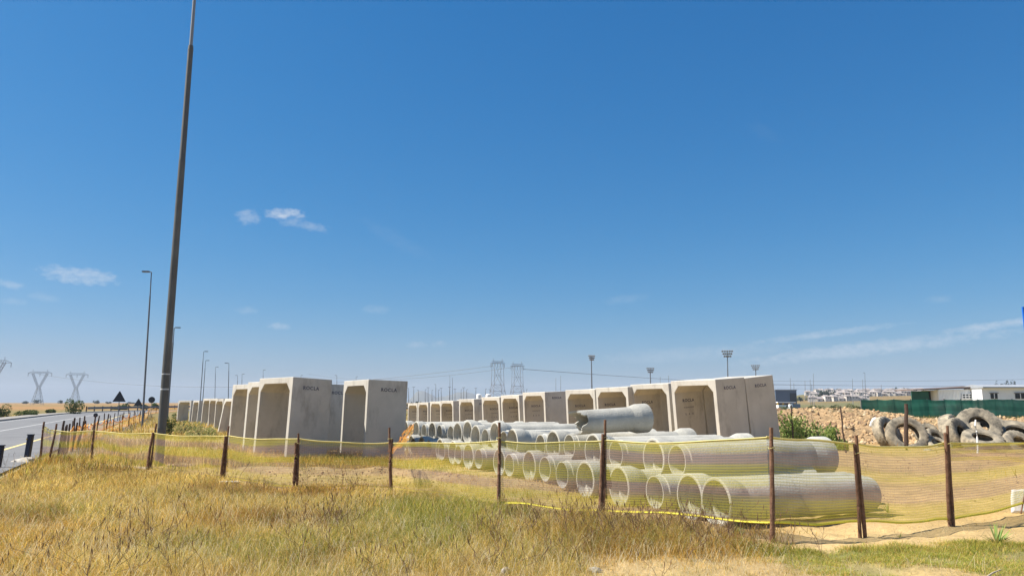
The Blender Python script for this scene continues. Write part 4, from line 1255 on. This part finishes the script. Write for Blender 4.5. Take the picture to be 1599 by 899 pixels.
for j, px in enumerate([40, 58, 95, 150, 170, 205]):
    tree(px, 629, [14, 18, 9, 13, 9, 12][j], [4, 6, 5, 5, 3, 3][j], 950, f'{ords[j]} faint tree from the left on the horizon of the brown field', 120 + j, 'faint trees on the field horizon', TG, 220)
for j, (px, by, w, h) in enumerate([(1225, 636, 26, 8), (1252, 636, 26, 8), (1276, 635, 34, 9), (1305, 634, 26, 10), (1330, 634, 34, 12), (1346, 632, 18, 10)]):
    bush(px, by, w, h, 150, f'{ords[j]} low green bush from the left behind the rubble mound', 140 + j, 'low bushes behind the rubble mound', [(.08, .11, .035), (.12, .13, .05), (.17, .16, .07)], 700)

# ------------------------------------------------------------------ far hills
def hills():
    for (pts, D, lab) in [([(636, 627), (650, 612), (657, 609), (668, 613), (682, 620), (700, 617), (716, 612), (728, 611), (745, 617), (765, 622), (790, 627)], 4800, 'faint blue mountain ridge behind the distant lamps')]:
        V = []; F = []
        rows = 6
        px0 = [p[0] for p in pts]; py0 = [p[1] for p in pts]
        xs = np.linspace(px0[0], px0[-1], 80)
        for r in range(rows):
            t = r / (rows - 1)
            for x in xs:
                y = np.interp(x, px0, py0) + .6 * math.sin(x * .5)
                hgt = at(x, y, D).z * t
                p = at(x, 628, D - 900 * (1 - t))
                V.append((p.x, p.y, max(-2, hgt)))
        n = len(xs)
        for r in range(rows - 1):
            for i in range(n - 1): F.append((r * n + i, r * n + i + 1, (r + 1) * n + i + 1, (r + 1) * n + i))
        m = MB(); m.add(V, F)
        tag(m.obj('hills', pmat('hill_scrub', (.13, .13, .10), .95, .2, .002), None, True), lab, None, None, 'structure')
hills()

# ------------------------------------------------------------------ town, buildings
hm1 = None
def house_set():
    out = []
    for (w, d, h, rh) in [(9, 8, 5.2, 2.2), (11, 8, 3.2, 2.4), (7, 8, 5.6, 1.6)]:
        wall = MB().box((0, 0, h / 2), (w, d, h)).mesh('wall', mat=M['house'])
        r = MB()
        e = .4
        r.add([(-w / 2 - e, -d / 2 - e, h), (w / 2 + e, -d / 2 - e, h), (w / 2 + e, d / 2 + e, h), (-w / 2 - e, d / 2 + e, h), (-w / 2 + 1.6, 0, h + rh), (w / 2 - 1.6, 0, h + rh)], [(0, 1, 5, 4), (1, 2, 5), (2, 3, 4, 5), (3, 0, 4), (3, 2, 1, 0)])
        roof = r.mesh('roof', mat=M['houser'])
        win = MB().box((0, 0, 0), (1.5, .1, 1.2)).mesh('window', mat=M['darkopen'])
        out.append((wall, roof, win, w, d, h))
    return out
HS = house_set()
k = 0
hrng = random.Random(12)
hcols = ['pale', 'grey roofed', 'cream', 'white walled', 'light brown']
for row, (D, py, x0, x1, st) in enumerate([(860, 615, 1290, 1446, 6), (770, 617.5, 1275, 1446, 6), (690, 620.5, 1262, 1446, 7), (620, 624, 1262, 1446, 8.5), (540, 628.5, 1268, 1356, 11)]):
    x = x0; j = 0
    while x < x1:
        w = HS[k % 3]
        b = at(x, py, D)
        b.z = hz(b.x, b.y) - .3
        root = empty('house', (b.x, b.y, b.z), R(hrng.uniform(-35, 35)))
        root.scale = (.58 + .1 * (k % 2), .6, .68)
        tag(root, f'{ords[j]} small house from the left in the {["topmost", "second", "third", "fourth", "lowest"][row]} row of the hillside town', 'house', 'houses of the town on the far slope')
        mkobj('wall', w[0], None, root); mkobj('roof', w[1], None, root)
        if row > 0:
            for q in (-1, 1):
                o = mkobj('window', w[2], None, root); o.location = (q * w[3] * .25, -w[4] / 2 - .02, w[5] - 1.4)
        x += st * hrng.uniform(.8, 1.2); j += 1; k += 1

def building_blue():
    p = at(1226, 622, 360); root = empty('warehouse', (p.x, p.y, hz(p.x, p.y) - .5), R(12)); tag(root, 'flat roofed slate blue warehouse on the skyline right of the culverts', 'building')
    w = 36 * 360 / FPX; h = at(1226, 609, 360).z - root.location.z
    MB().box((0, 3, h / 2), (w, 8, h)).obj('wall', M['bluew'], root)
    MB().box((0, 3, h + .15), (w + .6, 8.6, .3)).obj('roof', M['roofg'], root)
    MB().box((w * .33, -1.06, h * .6), (w * .3, .1, h * .5)).obj('glazing', M['darkopen'], root)
building_blue()
def canopy():
    p = at(1227, 630, 250); root = empty('open_shed', (p.x, p.y, hz(p.x, p.y) - .2)); tag(root, 'open shed with a pale flat roof and yellow posts below the blue warehouse', 'shed')
    k = 250 / FPX
    MB().box((0, 1, 3.0), (28 * k, 4, .35)).obj('roof', M['wwall'], root)
    pm = MB().box((0, 0, 1.45), (.5, .5, 2.9)).mesh('post', mat=M['yellowm'])
    for x in (-13, -5, 4, 13):
        o = mkobj('post', pm, None, root); o.location = (x * k, -.6, 0)
    MB().box((0, 2.8, 1.4), (27 * k, .2, 2.8)).obj('back_wall', M['roofrust'], root)
canopy()
def vehicle_van():
    p = at(1224, 632, 215); root = empty('parked_van', (p.x, p.y, hz(p.x, p.y)), R(8)); tag(root, 'small white van parked under the open shed', 'van')
    MB().prism([(-2.1, .35), (2.1, .35), (2.1, 1.0), (1.5, 1.15), (1.0, 1.8), (-2.1, 1.85)], -.85, .85).obj('body', M['wwall'], root)
    MB().prism([(.3, 1.2), (1.35, 1.2), (.95, 1.68), (.3, 1.68)], -.87, .87).obj('window', M['darkopen'], root)
    wm = MB().tube([(0, -.9, 0), (0, -.68, 0)], .33, 12).mesh('wheel', mat=M['blackplastic'])
    for x in (-1.35, 1.35):
        for y in (0, 1.6): o = mkobj('wheel', wm, None, root); o.location = (x, y, .33)
vehicle_van()
def truck():
    p = at(1240, 634, 190); root = empty('parked_truck', (p.x, p.y, hz(p.x, p.y) - .05), R(-8)); tag(root, 'dark boxed truck with a white cab parked right of the open shed', 'truck')
    MB().box((.35, 0, 1.25), (1.9, 2.2, 1.5)).obj('cargo_box', M['bluew'], root)
    MB().prism([(-1.3, .35), (-.62, .35), (-.62, 1.9), (-1.1, 1.9), (-1.3, 1.2)], -1, 1).obj('cab', M['wwall'], root)
    MB().prism([(-1.2, 1.25), (-.8, 1.25), (-.8, 1.75), (-1.07, 1.75)], -1.02, 1.02).obj('window', M['darkopen'], root)
    wm = MB().tube([(0, -1.05, 0), (0, -.8, 0)], .38, 12).mesh('wheel', mat=M['blackplastic'])
    for x in (-.9, .9):
        for y in (0, 1.85): o = mkobj('wheel', wm, None, root); o.location = (x, y, .38)
truck()
def tanks():
    for (px, lab) in [(748, 'left pale water tank behind the culvert row near the pylons'), (762.5, 'right pale water tank behind the culvert row near the pylons')]:
        p = at(px, 622, 260); o = MB().tube([(0, 0, -6), (0, 0, 1.3), (0, 0, 1.6)], [.95, .95, .6], 16).obj('water_tank', M['wwall'], None, True); o.location = p; tag(o, lab, 'tank', 'pale tanks by the pylons')
tanks()

def sheds():
    D = 78; k = D / FPX
    # corrugated white shed
    z0 = -.1
    def X(px): return at(px, 640, D).x
    def Z(py, d=D): return at(1500, py, d).z
    root = empty('corrugated_shed', (X(1500), D, z0)); tag(root, 'long white corrugated shed with a dark sloping roof and a green left bay', 'shed')
    L = lambda px: X(px) - X(1500)
    mb = MB(); poly = []
    n = 60
    x0, x1 = L(1467.5), L(1535.5)
    vs = []; fs = []
    for i in range(n + 1):
        x = x0 + (x1 - x0) * i / n; y = .04 if i % 2 else 0
        zt = Z(608.5 - 1.5 * i / n) - z0
        vs += [(x, y, 0), (x, y, zt)]
    for i in range(n): fs.append((2 * i, 2 * i + 2, 2 * i + 3, 2 * i + 1))
    b = len(vs); vs += [(x0, 3.2, 0), (x0, 3.2, Z(608.5) - z0), (x1, 3.2, 0), (x1, 3.2, Z(607) - z0)]
    fs += [(0, 1, b + 1, b), (2 * n, b + 2, b + 3, 2 * n + 1), (b, b + 1, b + 3, b + 2)]
    mb.add(vs, fs); mb.obj('wall', M['wwall'], root)
    MB().box(((L(1429) + L(1456)) / 2, .5, (Z(610) - z0) / 2), (L(1456) - L(1429), .1, Z(610) - z0)).obj('green_bay', M['gwall'], root)
    MB().box(((L(1456) + L(1467)) / 2, 1.5, (Z(610) - z0) / 2), (L(1467.2) - L(1456), .1, Z(610) - z0)).obj('dark_bay', M['darkopen'], root)
    r = MB(); a = L(1427); c = L(1536.2); za, zc = Z(609.3) - z0, Z(603.8) - z0
    r.add([(a, -.25, za), (c, -.25, zc - .1), (c, 3.5, zc), (a, 3.5, za), (a, -.25, za + .09), (c, -.25, zc + .06), (c, 3.5, zc + .14), (a, 3.5, za + .09)], [(0, 3, 2, 1), (4, 5, 6, 7), (0, 1, 5, 4), (1, 2, 6, 5), (2, 3, 7, 6), (3, 0, 4, 7)])
    r.obj('roof', M['roofrust'], root)
    w = MB().box(((L(1504) + L(1519.5)) / 2, -.02, Z(618.2) - z0), (L(1519.5) - L(1504), .08, 7 * k)).obj('window', M['darkopen'], root)
    fr = MB()
    for i in range(4): fr.box((L(1504 + 5.17 * i), -.08, Z(618.2) - z0), (.07, .06, 7 * k + .06))
    for zz in (-3.5, 0, 3.5): fr.box(((L(1504) + L(1519.5)) / 2, -.083, Z(618.2) - z0 + zz * k), (L(1519.5) - L(1504), .055, .07))
    fr.obj('frame', M['wwall'], w)
    # prefab
    D2 = 76
    root = empty('site_cabin', (at(1590, 640, D2).x, D2, z0)); tag(root, 'smooth white site cabin with a grey roof at the right edge', 'cabin')
    L2 = lambda px: at(px, 640, D2).x - at(1590, 640, D2).x
    x0, x1 = L2(1537), L2(1680); ht = Z(605.5, D2) - z0
    MB().box(((x0 + x1) / 2, 1.6, ht / 2), (x1 - x0, 3, ht)).obj('wall', M['wwall'], root)
    MB().prism([(-1.9, ht), (-1.9, ht + .12), (0, ht + .38), (1.9, ht + .12), (1.9, ht)], x0 - .1, x1 + .1).obj('roof', M['roofg'], root).matrix_local = Matrix.Translation((0, 1.6, 0)) @ Matrix.Rotation(-math.pi / 2, 4, 'Z')
    for (a, b2) in ((1550, 1560.5), (1588.5, 1604)):
        w = MB().box(((L2(a) + L2(b2)) / 2, .09, Z(618, D2) - z0), (L2(b2) - L2(a), .08, 8 * k)).obj('window', M['darkopen'], root)
        MB().box(((L2(a) + L2(b2)) / 2, .05, Z(613.3, D2) - z0), (L2(b2) - L2(a) + .2, .14, .08)).obj('sill', M['kerb'], w)
        MB().box(((L2(a) + L2(b2)) / 2, .04, Z(618, D2) - z0), (.06, .06, 8 * k)).obj('frame', M['wwall'], w)
sheds()
def green_screen():
    D = 68
    A = at(1347, 655, D); A.z = 0; B = at(1720, 655, D - 2); B.z = 0
    root = empty('screen_fence', A); tag(root, 'dark green shade cloth fence running behind the mound and tyres', 'fence')
    mb = MB(); uvs = []; n = 14; u = 0
    ht = at(1347, 623.5, D).z
    pm = MB().tube([(0, 0, -.3), (0, 0, ht + .06)], .045, 8).mesh('post', mat=M['farpole'])
    for i in range(n):
        a = A.lerp(B, i / n); b = A.lerp(B, (i + 1) / n)
        t, bb, u = net_panel(mb, uvs, a, b, ht + random.uniform(-.05, .03), ht + random.uniform(-.05, .03), .0, .0, u, random.uniform(.0, .06), random.uniform(-.1, .2), 12, 10, i, .02)
        o = mkobj('post', pm, None, root); o.location = a - A + Vector((0, .08, 0))
    mb.v = [tuple(Vector(v) - A) for v in mb.v]
    me = mb.mesh('shade_cloth', True, M['greennet'], fix=False); put_uv(me, uvs); mkobj('shade_cloth', me, None, root)
green_screen()

# ------------------------------------------------------------------ rubble mound
def mound():
    # ridge running from behind the last culvert to the right, D 30..52
    nx, ny = 420, 130
    xs = np.linspace(8.5, 40, nx); ts = np.linspace(0, 1, ny)
    X, T = np.meshgrid(xs, ts)
    y0 = 30.2 + .02 * (X - 10); 
    Y = y0 + T * 26
    r = X / Y
    prof = sstep(0, .20, T) * .62 + sstep(.2, .65, T) * .62 - sstep(.75, 1, T) * 1.35
    taper = sstep(8.5, 11, X)
    fall = 1 - .5 * sstep(.46, .56, r)
    n = fbm(X * .8, Y * .8, 4); n2 = fbm(X * 3.1, Y * 3.1, 3); n3 = np.abs(fbm(X * 1.6 + 9, Y * 1.6, 3) - .5) * 2
    Z = hz(12, 30) + prof * taper * fall * (.75 + .5 * n) + (n2 - .5) * .30 * sstep(0, .08, T) - n3 * .15 - .05 + (fbm(X * 8, Y * 8, 2) - .5) * .1
    Z = np.where((T > .97) | (T < .01), -.3, Z)
    V = np.stack([X, Y, Z], -1).reshape(-1, 3)
    i = np.arange(ny - 1)[:, None] * nx; j = np.arange(nx - 1)[None, :]
    F = np.stack([i + j, i + j + 1, i + nx + j + 1, i + nx + j], -1).reshape(-1, 4)
    base = np.array([.46, .31, .165]); dk = np.array([.30, .17, .10]); wt_ = np.array([.52, .41, .26])
    nn = fbm(X * .5 + 3, Y * .35, 4)[..., None]
    C = base * (1 - sstep(.5, .68, nn)) + dk * sstep(.5, .68, nn)
    C = C * (.62 + .35 * n2[..., None])  # hollows between lumps coloured darker, painting in the shade of the gaps
    far = sstep(.45, .6, T)[..., None]
    veg = sstep(.5, .62, fbm(X * .6, Y * .6 + 8, 3))[..., None] * far
    C = C * (1 - .5 * veg) + np.array([.20, .18, .08]) * .5 * veg
    me = np_mesh('rubble_mound', V, F, None, C.reshape(-1, 3), M['rubble'], False)
    tag(mkobj('rubble_mound', me), 'long low mound of tan earth and rubble behind the weeds and tyres', 'mound', None, 'stuff')
    # loose clods
    g = np.random.default_rng(4); N = 11000
    cx = g.uniform(10, 36, N); tt = g.random(N) ** 1.4; cy = 29.6 + .02 * (cx - 10) + tt * 20
    iu = np.clip(((cx - 8.5) / 31.5 * (nx - 1)).astype(int), 0, nx - 1); iv = np.clip(((cy - 30.2 - .02 * (cx - 10)) / 26 * (ny - 1)).astype(int), 0, ny - 1)
    cz = np.maximum(Z[iv, iu], 0.0)
    import bmesh
    bm = bmesh.new(); bmesh.ops.create_icosphere(bm, subdivisions=1, radius=1); iv_ = np.array([v.co[:] for v in bm.verts]); if_ = np.array([[v.index for v in f.verts] for f in bm.faces]); bm.free()
    sz = .025 + .10 * g.random(N) ** 3 + .06 * (g.random(N) < .03)
    VV = iv_[None] * g.uniform(.65, 1.2, (N, len(iv_), 1)) * sz[:, None, None] * g.uniform(.7, 1.3, (N, 1, 3))
    VV = VV + np.stack([cx, cy, cz + sz * .2], -1)[:, None, :]
    FF = (if_[None] + (np.arange(N) * len(iv_))[:, None, None]).reshape(-1, 3)
    cc = base * g.uniform(.75, 1.2, (N, 1)); cc[g.random(N) < .15] = wt_
    me = np_mesh('clods', VV.reshape(-1, 3), None, FF, np.repeat(cc, len(iv_), 0), M['rubble'])
    tag(mkobj('loose_clods', me), 'loose clods and stones strewn over the tan rubble mound', 'rubble', None, 'stuff')
    # scattered clods near the small bank and yard
    N = 500
    cx = np.concatenate([g.normal(-2.2, 1.8, N), g.uniform(5, 14, N // 2)]); cy = np.concatenate([g.normal(17, .8, N), g.uniform(13, 27, N // 2)]); 
    N = len(cx); sz = .008 + .022 * g.random(N) ** 2
    VV = iv_[None] * g.uniform(.65, 1.2, (N, len(iv_), 1)) * sz[:, None, None]
    VV = VV + np.stack([cx, cy, height(cx, cy) + sz * .2], -1)[:, None, :]
    FF = (if_[None] + (np.arange(N) * len(iv_))[:, None, None]).reshape(-1, 3)
    me = np_mesh('pebbles', VV.reshape(-1, 3), None, FF, np.repeat(base * g.uniform(.7, 1.1, (N, 1)), len(iv_), 0), M['rubble'])
    tag(mkobj('pebbles', me), 'small clods scattered over the bare yard behind the netting', 'pebbles', None, 'stuff')
mound()

# ------------------------------------------------------------------ tyres
def tyre_mesh(seed, Ro=.74, Ri=.40, Wd=.44):
    g = random.Random(seed); n = 96
    prof = [(-Wd * .30, Ri), (-Wd * .42, Ri + .03), (-Wd * .50, Ri + .14), (-Wd * .48, Ro - .09), (-Wd * .42, Ro - .02), (-Wd * .2, Ro), (0, Ro + .006), (Wd * .2, Ro), (Wd * .42, Ro - .02), (Wd * .48, Ro - .09), (Wd * .50, Ri + .14), (Wd * .42, Ri + .03), (Wd * .30, Ri),
            (Wd * .34, Ri + .05), (Wd * .42, Ri + .15), (Wd * .38, Ro - .10), (0, Ro - .05), (-Wd * .38, Ro - .10), (-Wd * .42, Ri + .15), (-Wd * .34, Ri + .05)]
    vs = []; fs = []; m = len(prof)
    for k in range(n):
        t = 2 * math.pi * k / n
        for j, (a, r) in enumerate(prof):
            rr = r
            if 4 <= j <= 8:
                ph = (k + (2 if j % 2 else 0)) % 4
                rr = r - (.028 if ph < 2 else 0)
            if 3 <= j <= 9: rr += .008 * math.sin(3 * t + seed) + g.uniform(-.003, .003)
            vs.append((rr * math.cos(t), a, rr * math.sin(t)))
    for k in range(n):
        k2 = (k + 1) % n
        for j in range(m):
            j2 = (j + 1) % m; fs.append((k * m + j, k * m + j2, k2 * m + j2, k2 * m + j))
    return MB().add(vs, fs).mesh('old_tyre', True, M['rubber'])
TY = [tyre_mesh(1, .74, .41, .40), tyre_mesh(2, .72, .34, .5), tyre_mesh(3, .56, .30, .34), tyre_mesh(5, .80, .34, .44)]
def tyre(kind, px, py, D, yaw, tilt, scale, label):
    p = at(px, py, D)
    o = mkobj('old_tyre', TY[kind])
    # px,py = centre of the tyre
    o.matrix_world = Matrix.Translation(p) @ Matrix.Rotation(R(yaw), 4, 'Z') @ Matrix.Rotation(R(tilt), 4, 'X') @ Matrix.Scale(scale, 4)
    tag(o, label, 'tyre', 'old dusty tyres heaped before the green screen')
TD = 28.4
tyre(0, 1415.5, 679.5, TD, -8, -27, 1.0, 'upright tyre with the dark timber pole in front of its hole')
tyre(0, 1386, 678, TD + .9, 34, -22, .97, 'tyre leaning behind and left of the upright one, leftmost of the heap')
tyre(3, 1528, 666, TD + .5, -14, -36, 1.0, 'big tilted tyre on top of the heap, its dark hole facing up')
tyre(1, 1486, 674, TD + 1.0, 40, -14, .95, 'tyre standing edge on at the left of the big tilted one')
tyre(1, 1497, 680, TD + .1, 32, -22, .95, 'tyre wedged below and left of the big tilted one')
tyre(1, 1545, 670, TD + 1.9, -10, -50, 1.0, 'tyre lying behind the big tilted one, filling its hole with shadow')
tyre(1, 1534, 689, TD - 1.0, -8, -66, .95, 'tyre lying almost flat in front of the big tilted one')
tyre(2, 1462, 687, TD + .2, 25, -40, .9, 'small tyre lying in the gap right of the upright one')
tyre(2, 1466, 696, TD - .3, 10, -58, .85, 'small tyre lying lowest in the gap behind the near fence post')
tyre(2, 1448, 678, TD + 1.4, -30, -20, .8, 'small dark tyre at the back of the gap')
tyre(1, 1588, 680, TD + .4, -10, -60, 1.1, 'tyre lying at the right edge above its neighbour')
tyre(1, 1592, 696, TD - 1.0, 12, -40, .85, 'dirt filled tyre lowest at the right edge')
tyre(2, 1568, 690, TD + .3, 50, -15, .8, 'small dark tyre between the heap and the right edge tyres')

# sticks and pole around the mound
def stick(px, by, tx, ty, D, r, mat, name, label, cat, group=None):
    b = at(px, by, D); b.z = hz(b.x, b.y) - .1; t = at(tx, ty, D)
    g = random.Random(px); v = t - b
    pts = [v * (i / 6) + Vector((g.gauss(0, .012), 0, 0)) for i in range(7)]
    o = MB().tube(pts, [r * (1.1 - .05 * i) for i in range(7)], 8).obj(name, mat, None, True); o.location = b
    tag(o, label, cat, group)
stick(1415, 694, 1414.5, 630, 26.5, .075, M['oldpost'], 'timber_post', 'thick dark timber post standing in front of the upright tyre', 'post')
stick(1240, 692, 1235, 634, 26, .03, M['oldpost'], 'thin_stake', 'thin crooked stake standing in the green weeds', 'stake', 'thin stakes before the mound')
stick(1320, 696, 1312, 634, 24.5, .03, M['oldpost'], 'thin_stake', 'thin crooked stake right of the weeds in front of the rubble', 'stake', 'thin stakes before the mound')
stick(1526.5, 696, 1523.5, 655, 25, .03, M['wwall'], 'marker_peg', 'thin white marker peg in front of the tilted tyre', 'peg')
stick(1338, 716, 1335.5, 679, 19, .03, M['oldpost'], 'short_stake', 'short dark stake just behind the double fence post', 'stake')
stick(1290, 700, 1267, 650, 23.5, .008, M['oldpost'], 'dead_stem', 'thin dead stem leaning among the green weeds', 'stem')
# crumpled pale bag on the mound
def blob(name, px, py, D, size, mat, label, cat, seed=0, onground=True, group=None):
    import bmesh
    bm = bmesh.new(); bmesh.ops.create_icosphere(bm, subdivisions=3, radius=1)
    g = random.Random(seed); ph = [g.uniform(0, 9) for _ in range(9)]
    for v in bm.verts:
        c = v.co; k = 1 + .14 * math.sin(3.1 * c.x + ph[0]) + .12 * math.sin(4.3 * c.y + ph[1] + 2 * c.z) + .07 * math.sin(9 * c.z + ph[2] + 4 * c.x) + .05 * math.sin(13 * c.x + 11 * c.y + ph[3])
        v.co = Vector((c.x * size[0] * k, c.y * size[1] * k, max(c.z, -.4) * size[2] * k))
    me = bpy.data.meshes.new(name); bm.to_mesh(me); bm.free(); me.shade_smooth()
    p = at(px, py, D)
    if onground: p.z = hz(p.x, p.y) + size[2] * .25
    o = mkobj(name, me, mat); o.location = p
    tag(o, label, cat, group)
blob('plastic_bag', 1366, 663, 31, (.22, .12, .26), M['sacking'], 'crumpled white plastic bag caught on the rubble left of the tyres', 'bag', 1, False)
blob('stone', 791, 877, 7.62, (.060, .05, .045), M['rock'], 'pale stone lying in the grass at the bottom middle', 'stone', 2, group='pale stones in the foreground')
blob('stone', 341, 898, 7.0, (.075, .05, .04), M['rock'], 'white stone cut by the bottom edge at the left', 'stone', 3, group='pale stones in the foreground')
blob('stone', 928, 868, 7.9, (.08, .05, .035), M['rock'], 'flat pale stone right of the bottom middle one', 'stone', 4, group='pale stones in the foreground')
blob('stone', 1448, 700.5, 26, (.12, .08, .06), M['rock'], 'lone pale brick sized stone on bare earth right of the pole', 'stone', 5)
blob('stone', 41, 717, 21.3, (.42, .25, .13), M['rock'], 'rounded pale stone block at the foot of the black bollard', 'stone', 6)
blob('bottle_cap', 979, 822, 9.9, (.022, .022, .028), pmat('blue_plastic', (.25, .4, .55), .4, .1, 3), 'small blue plastic scrap in the brown weeds', 'litter', 7)
blob('pale_sheet', 745, 766, 13.6, (.30, .12, .035), M['sacking'], 'pale flat scrap half buried just left of the middle fence post', 'litter', 8)
blob('pale_sheet', 358, 750, 15.7, (.22, .08, .03), M['sacking'], 'pale scrap at the foot of the fourth fence post from the left', 'litter', 9)
blob('dark_sack', 945, 752, 11.55, (.085, .05, .19), pmat('dark_sacking', (.06, .045, .03), .9, .3, 9), 'dark brown sack bundled against the netting behind the middle right post', 'sack', 10, False)
# long pale board at the foot of the net between second and third post
a = at(150, 727, 19.4); b = at(229, 733, 18.0); a.z = hz(a.x, a.y) + .08; b.z = hz(b.x, b.y) + .08
o = MB().beam((0, 0, 0), b - a, .045).obj('pale_plank', M['twig']); o.location = a; tag(o, 'long pale plank lying in the grass at the foot of the left netting', 'plank')
# dry twig, bottom right
a = at(1536, 891, 7.2); b = at(1562, 883, 7.5); a.z = hz(a.x, a.y) + .03; b.z = hz(b.x, b.y) + .05
o = MB().tube([Vector((0, 0, 0)), (b - a) * .5 + Vector((0, 0, .01)), b - a], [.010, .008, .005], 6).obj('dry_twig', M['twig']); o.location = a; tag(o, 'pale dry twig lying on the green turf at the bottom right', 'twig')

# spiky plant
def spiky(px, py, D, size, n, lab, seed):
    g = random.Random(seed); p = at(px, py, D); p.z = hz(p.x, p.y) - .01
    V = []; F = []; C = []
    for i in range(n):
        a = g.uniform(0, 6.28); el_ = g.uniform(.35, 1.3); L = size * g.uniform(.45, 1); w = size * g.uniform(.02, .04)
        d = Vector((math.cos(a) * math.cos(el_), math.sin(a) * math.cos(el_), math.sin(el_)))
        s = Vector((-math.sin(a), math.cos(a), 0)); c = (g.uniform(.22, .36), g.uniform(.27, .38), g.uniform(.07, .12)); base = len(V)
        for k in range(5):
            t = k / 4; q = d * L * t + Vector((0, 0, -.12 * L * t * t * math.cos(el_)))
            ww = w * (1 - t) * (1 + 1.2 * t) + .001
            V += [q - s * ww, q + Vector((0, 0, -ww * .5)), q + s * ww]; C += [c] * 3
        for k in range(4):
            for q in range(2): b = base + k * 3 + q; F.append((b, b + 1, b + 4, b + 3))
    me = np_mesh('spiky_plant', np.array([list(v) for v in V]), np.array(F), None, np.array(C), M['leaf']); o = mkobj('spiky_plant', me); o.location = p
    tag(o, lab, 'plant', 'small green plants on bare sand')
spiky(1556, 838, 9.05, .34, 30, 'spiky green succulent plant on the bare sand at the right', 1)
spiky(1386, 788, 12.0, .20, 18, 'small green weed on bare sand behind the netting right of the double post', 2)
spiky(1404, 822, 9.9, .09, 16, 'tiny green tuft in the netting shadow on the sand', 3)
spiky(955, 802, 10.8, .13, 30, 'small green weed at the foot of the post with the dark knot', 4)
spiky(1150, 818, 10.0, .18, 44, 'dark green weed clump under the netting by the nearest pipe mouth', 5)

# leaning white sheet at the right edge
def sheet():
    p = at(1578, 784, 11.6); p.z = hz(p.x, p.y)
    root = empty('wrapped_board', p, R(-10)); tag(root, 'white sheeted board leaning at the right edge behind a stick', 'board')
    nx, ny = 16, 10; vs = []; fs = []
    for i in range(nx + 1):
        for j in range(ny + 1):
            u = i / nx * .75; v = j / ny * .34
            vs.append((u + v * .16 + .004 * math.sin(20 * v), .14 * v + .012 * math.sin(14 * u + 9 * v), v + .012 * math.sin(9 * u)))
    for i in range(nx):
        for j in range(ny): a = i * (ny + 1) + j; fs.append((a, a + ny + 1, a + ny + 2, a + 1))
    o = MB().add(vs, fs).obj('sheet', M['sacking'], root, True, False)
    so = o.modifiers.new('solid', 'SOLIDIFY'); so.thickness = .02
    MB().tube([(.10, -.06, 0), (.24, .02, .36)], [.012, .009], 6).obj('prop_stick', M['post'], root)
sheet()

# ------------------------------------------------------------------ bollards, road signs
def bollard(px, by, ty, D, lab, w=.15):
    p = at(px, by, D); t = at(px + 2.5, ty, D)
    root = empty('road_bollard', (p.x, p.y, -.05)); tag(root, lab, 'bollard', 'black plastic bollards beside the road')
    h = t.z + .05
    m = MB().box((0, 0, h / 2), (w, .12, h)).obj('body', M['blackplastic'], root)
    m.modifiers.new('b', 'BEVEL').width = .02
    sh = Matrix(((1, 0, .07, 0), (0, 1, 0, 0), (0, 0, 1, 0), (0, 0, 0, 1)))
    m.data.transform(sh)
    c = MB().box((.07 * h, 0, h + .012), (w + .005, .125, .03)).obj('cap', M['blackplastic'], root)
    r = MB().box((.07 * h * .86 - w * .42, -.064, h * .86), (.025, .012, .04)).obj('reflector', M['yellowm'], root)
bollard(42, 713, 679, 21.6, 'black plastic bollard standing on a pale stone at the road edge')
bollard(-3.5, 720, 696, 19.5, 'black plastic bollard cut off by the left edge of the photo')
def sign(px, by, D, ty, shape, size, lab):
    p = at(px, by, D); z0 = hz(p.x, p.y); k = D / FPX
    root = empty('road_sign', (p.x, p.y, z0), R(14)); tag(root, lab, 'road sign', 'road signs seen from behind')
    zt = at(px, ty, D).z - z0
    MB().tube([(0, .05, -.1), (0, .05, zt - .03)], .038, 8).obj('pole', M['farpole'], root)
    s = size * k
    if shape == 't':
        h = s * .84; poly = [(-s / 2, zt - h), (-s / 2 + .03, zt - h - .03), (s / 2 - .03, zt - h - .03), (s / 2, zt - h), (.03, zt), (-.03, zt)]
    else:
        poly = [(math.cos(t * math.pi / 12) * s / 2, zt - s / 2 + math.sin(t * math.pi / 12) * s / 2) for t in range(24)]
    MB().prism(poly, -.01, .01).obj('sign_plate', M['signback'], root)
    for q in (.35, .65): MB().box((0, .028, zt - s * .84 * q - .1), (s * .4, .02, .04)).obj('bracket', M['farpole'], root)
sign(183.5, 656, 68, 610.5, 't', 18.5, 'large black triangular sign on a thin pole, seen from behind, left of the lamps')
sign(215, 643, 110, 622, 't', 13, 'smaller black triangular sign between the large one and the round sign')
sign(235.5, 643, 105, 619, 'r', 9.6, 'round black sign left of the big lamp pole')
sign(148.5, 658, 62, 644.5, 'r', 6.5, 'low small round black marker among the dark roadside stakes')
def blue_sign():
    D = 14.0
    tl = at(1595, 486, D); bl = at(1598, 517, D)
    root = empty('blue_signboard', (tl.x + .63, D, 0), R(8)); tag(root, 'plain blue signboard just entering the frame at the right edge', 'sign')
    h = tl.z - bl.z + .1
    MB().box((0, 0, (tl.z + bl.z) / 2), (1.36, .03, h + .05)).obj('panel', M['bluesign'], root)
    MB().tube([(0, .06, -.1), (0, .06, tl.z)], .04, 10).obj('pole', M['farpole'], root)
blue_sign()

# ------------------------------------------------------------------ haze
mh = bpy.data.materials.new('haze'); mh.use_nodes = True
nt = mh.node_tree; nt.nodes.clear()
v = nt.nodes.new('ShaderNodeVolumePrincipled'); v.inputs['Density'].default_value = .00015; v.inputs['Color'].default_value = (.80, .88, 1.0, 1)
oo = nt.nodes.new('ShaderNodeOutputMaterial'); nt.links.new(v.outputs[0], oo.inputs['Volume'])
ho = MB().box((0, 0, 74), (13000, 13000, 153)).obj('haze', mh)
tag(ho, 'thin pale blue summer haze over the plain', 'haze', None, 'stuff')
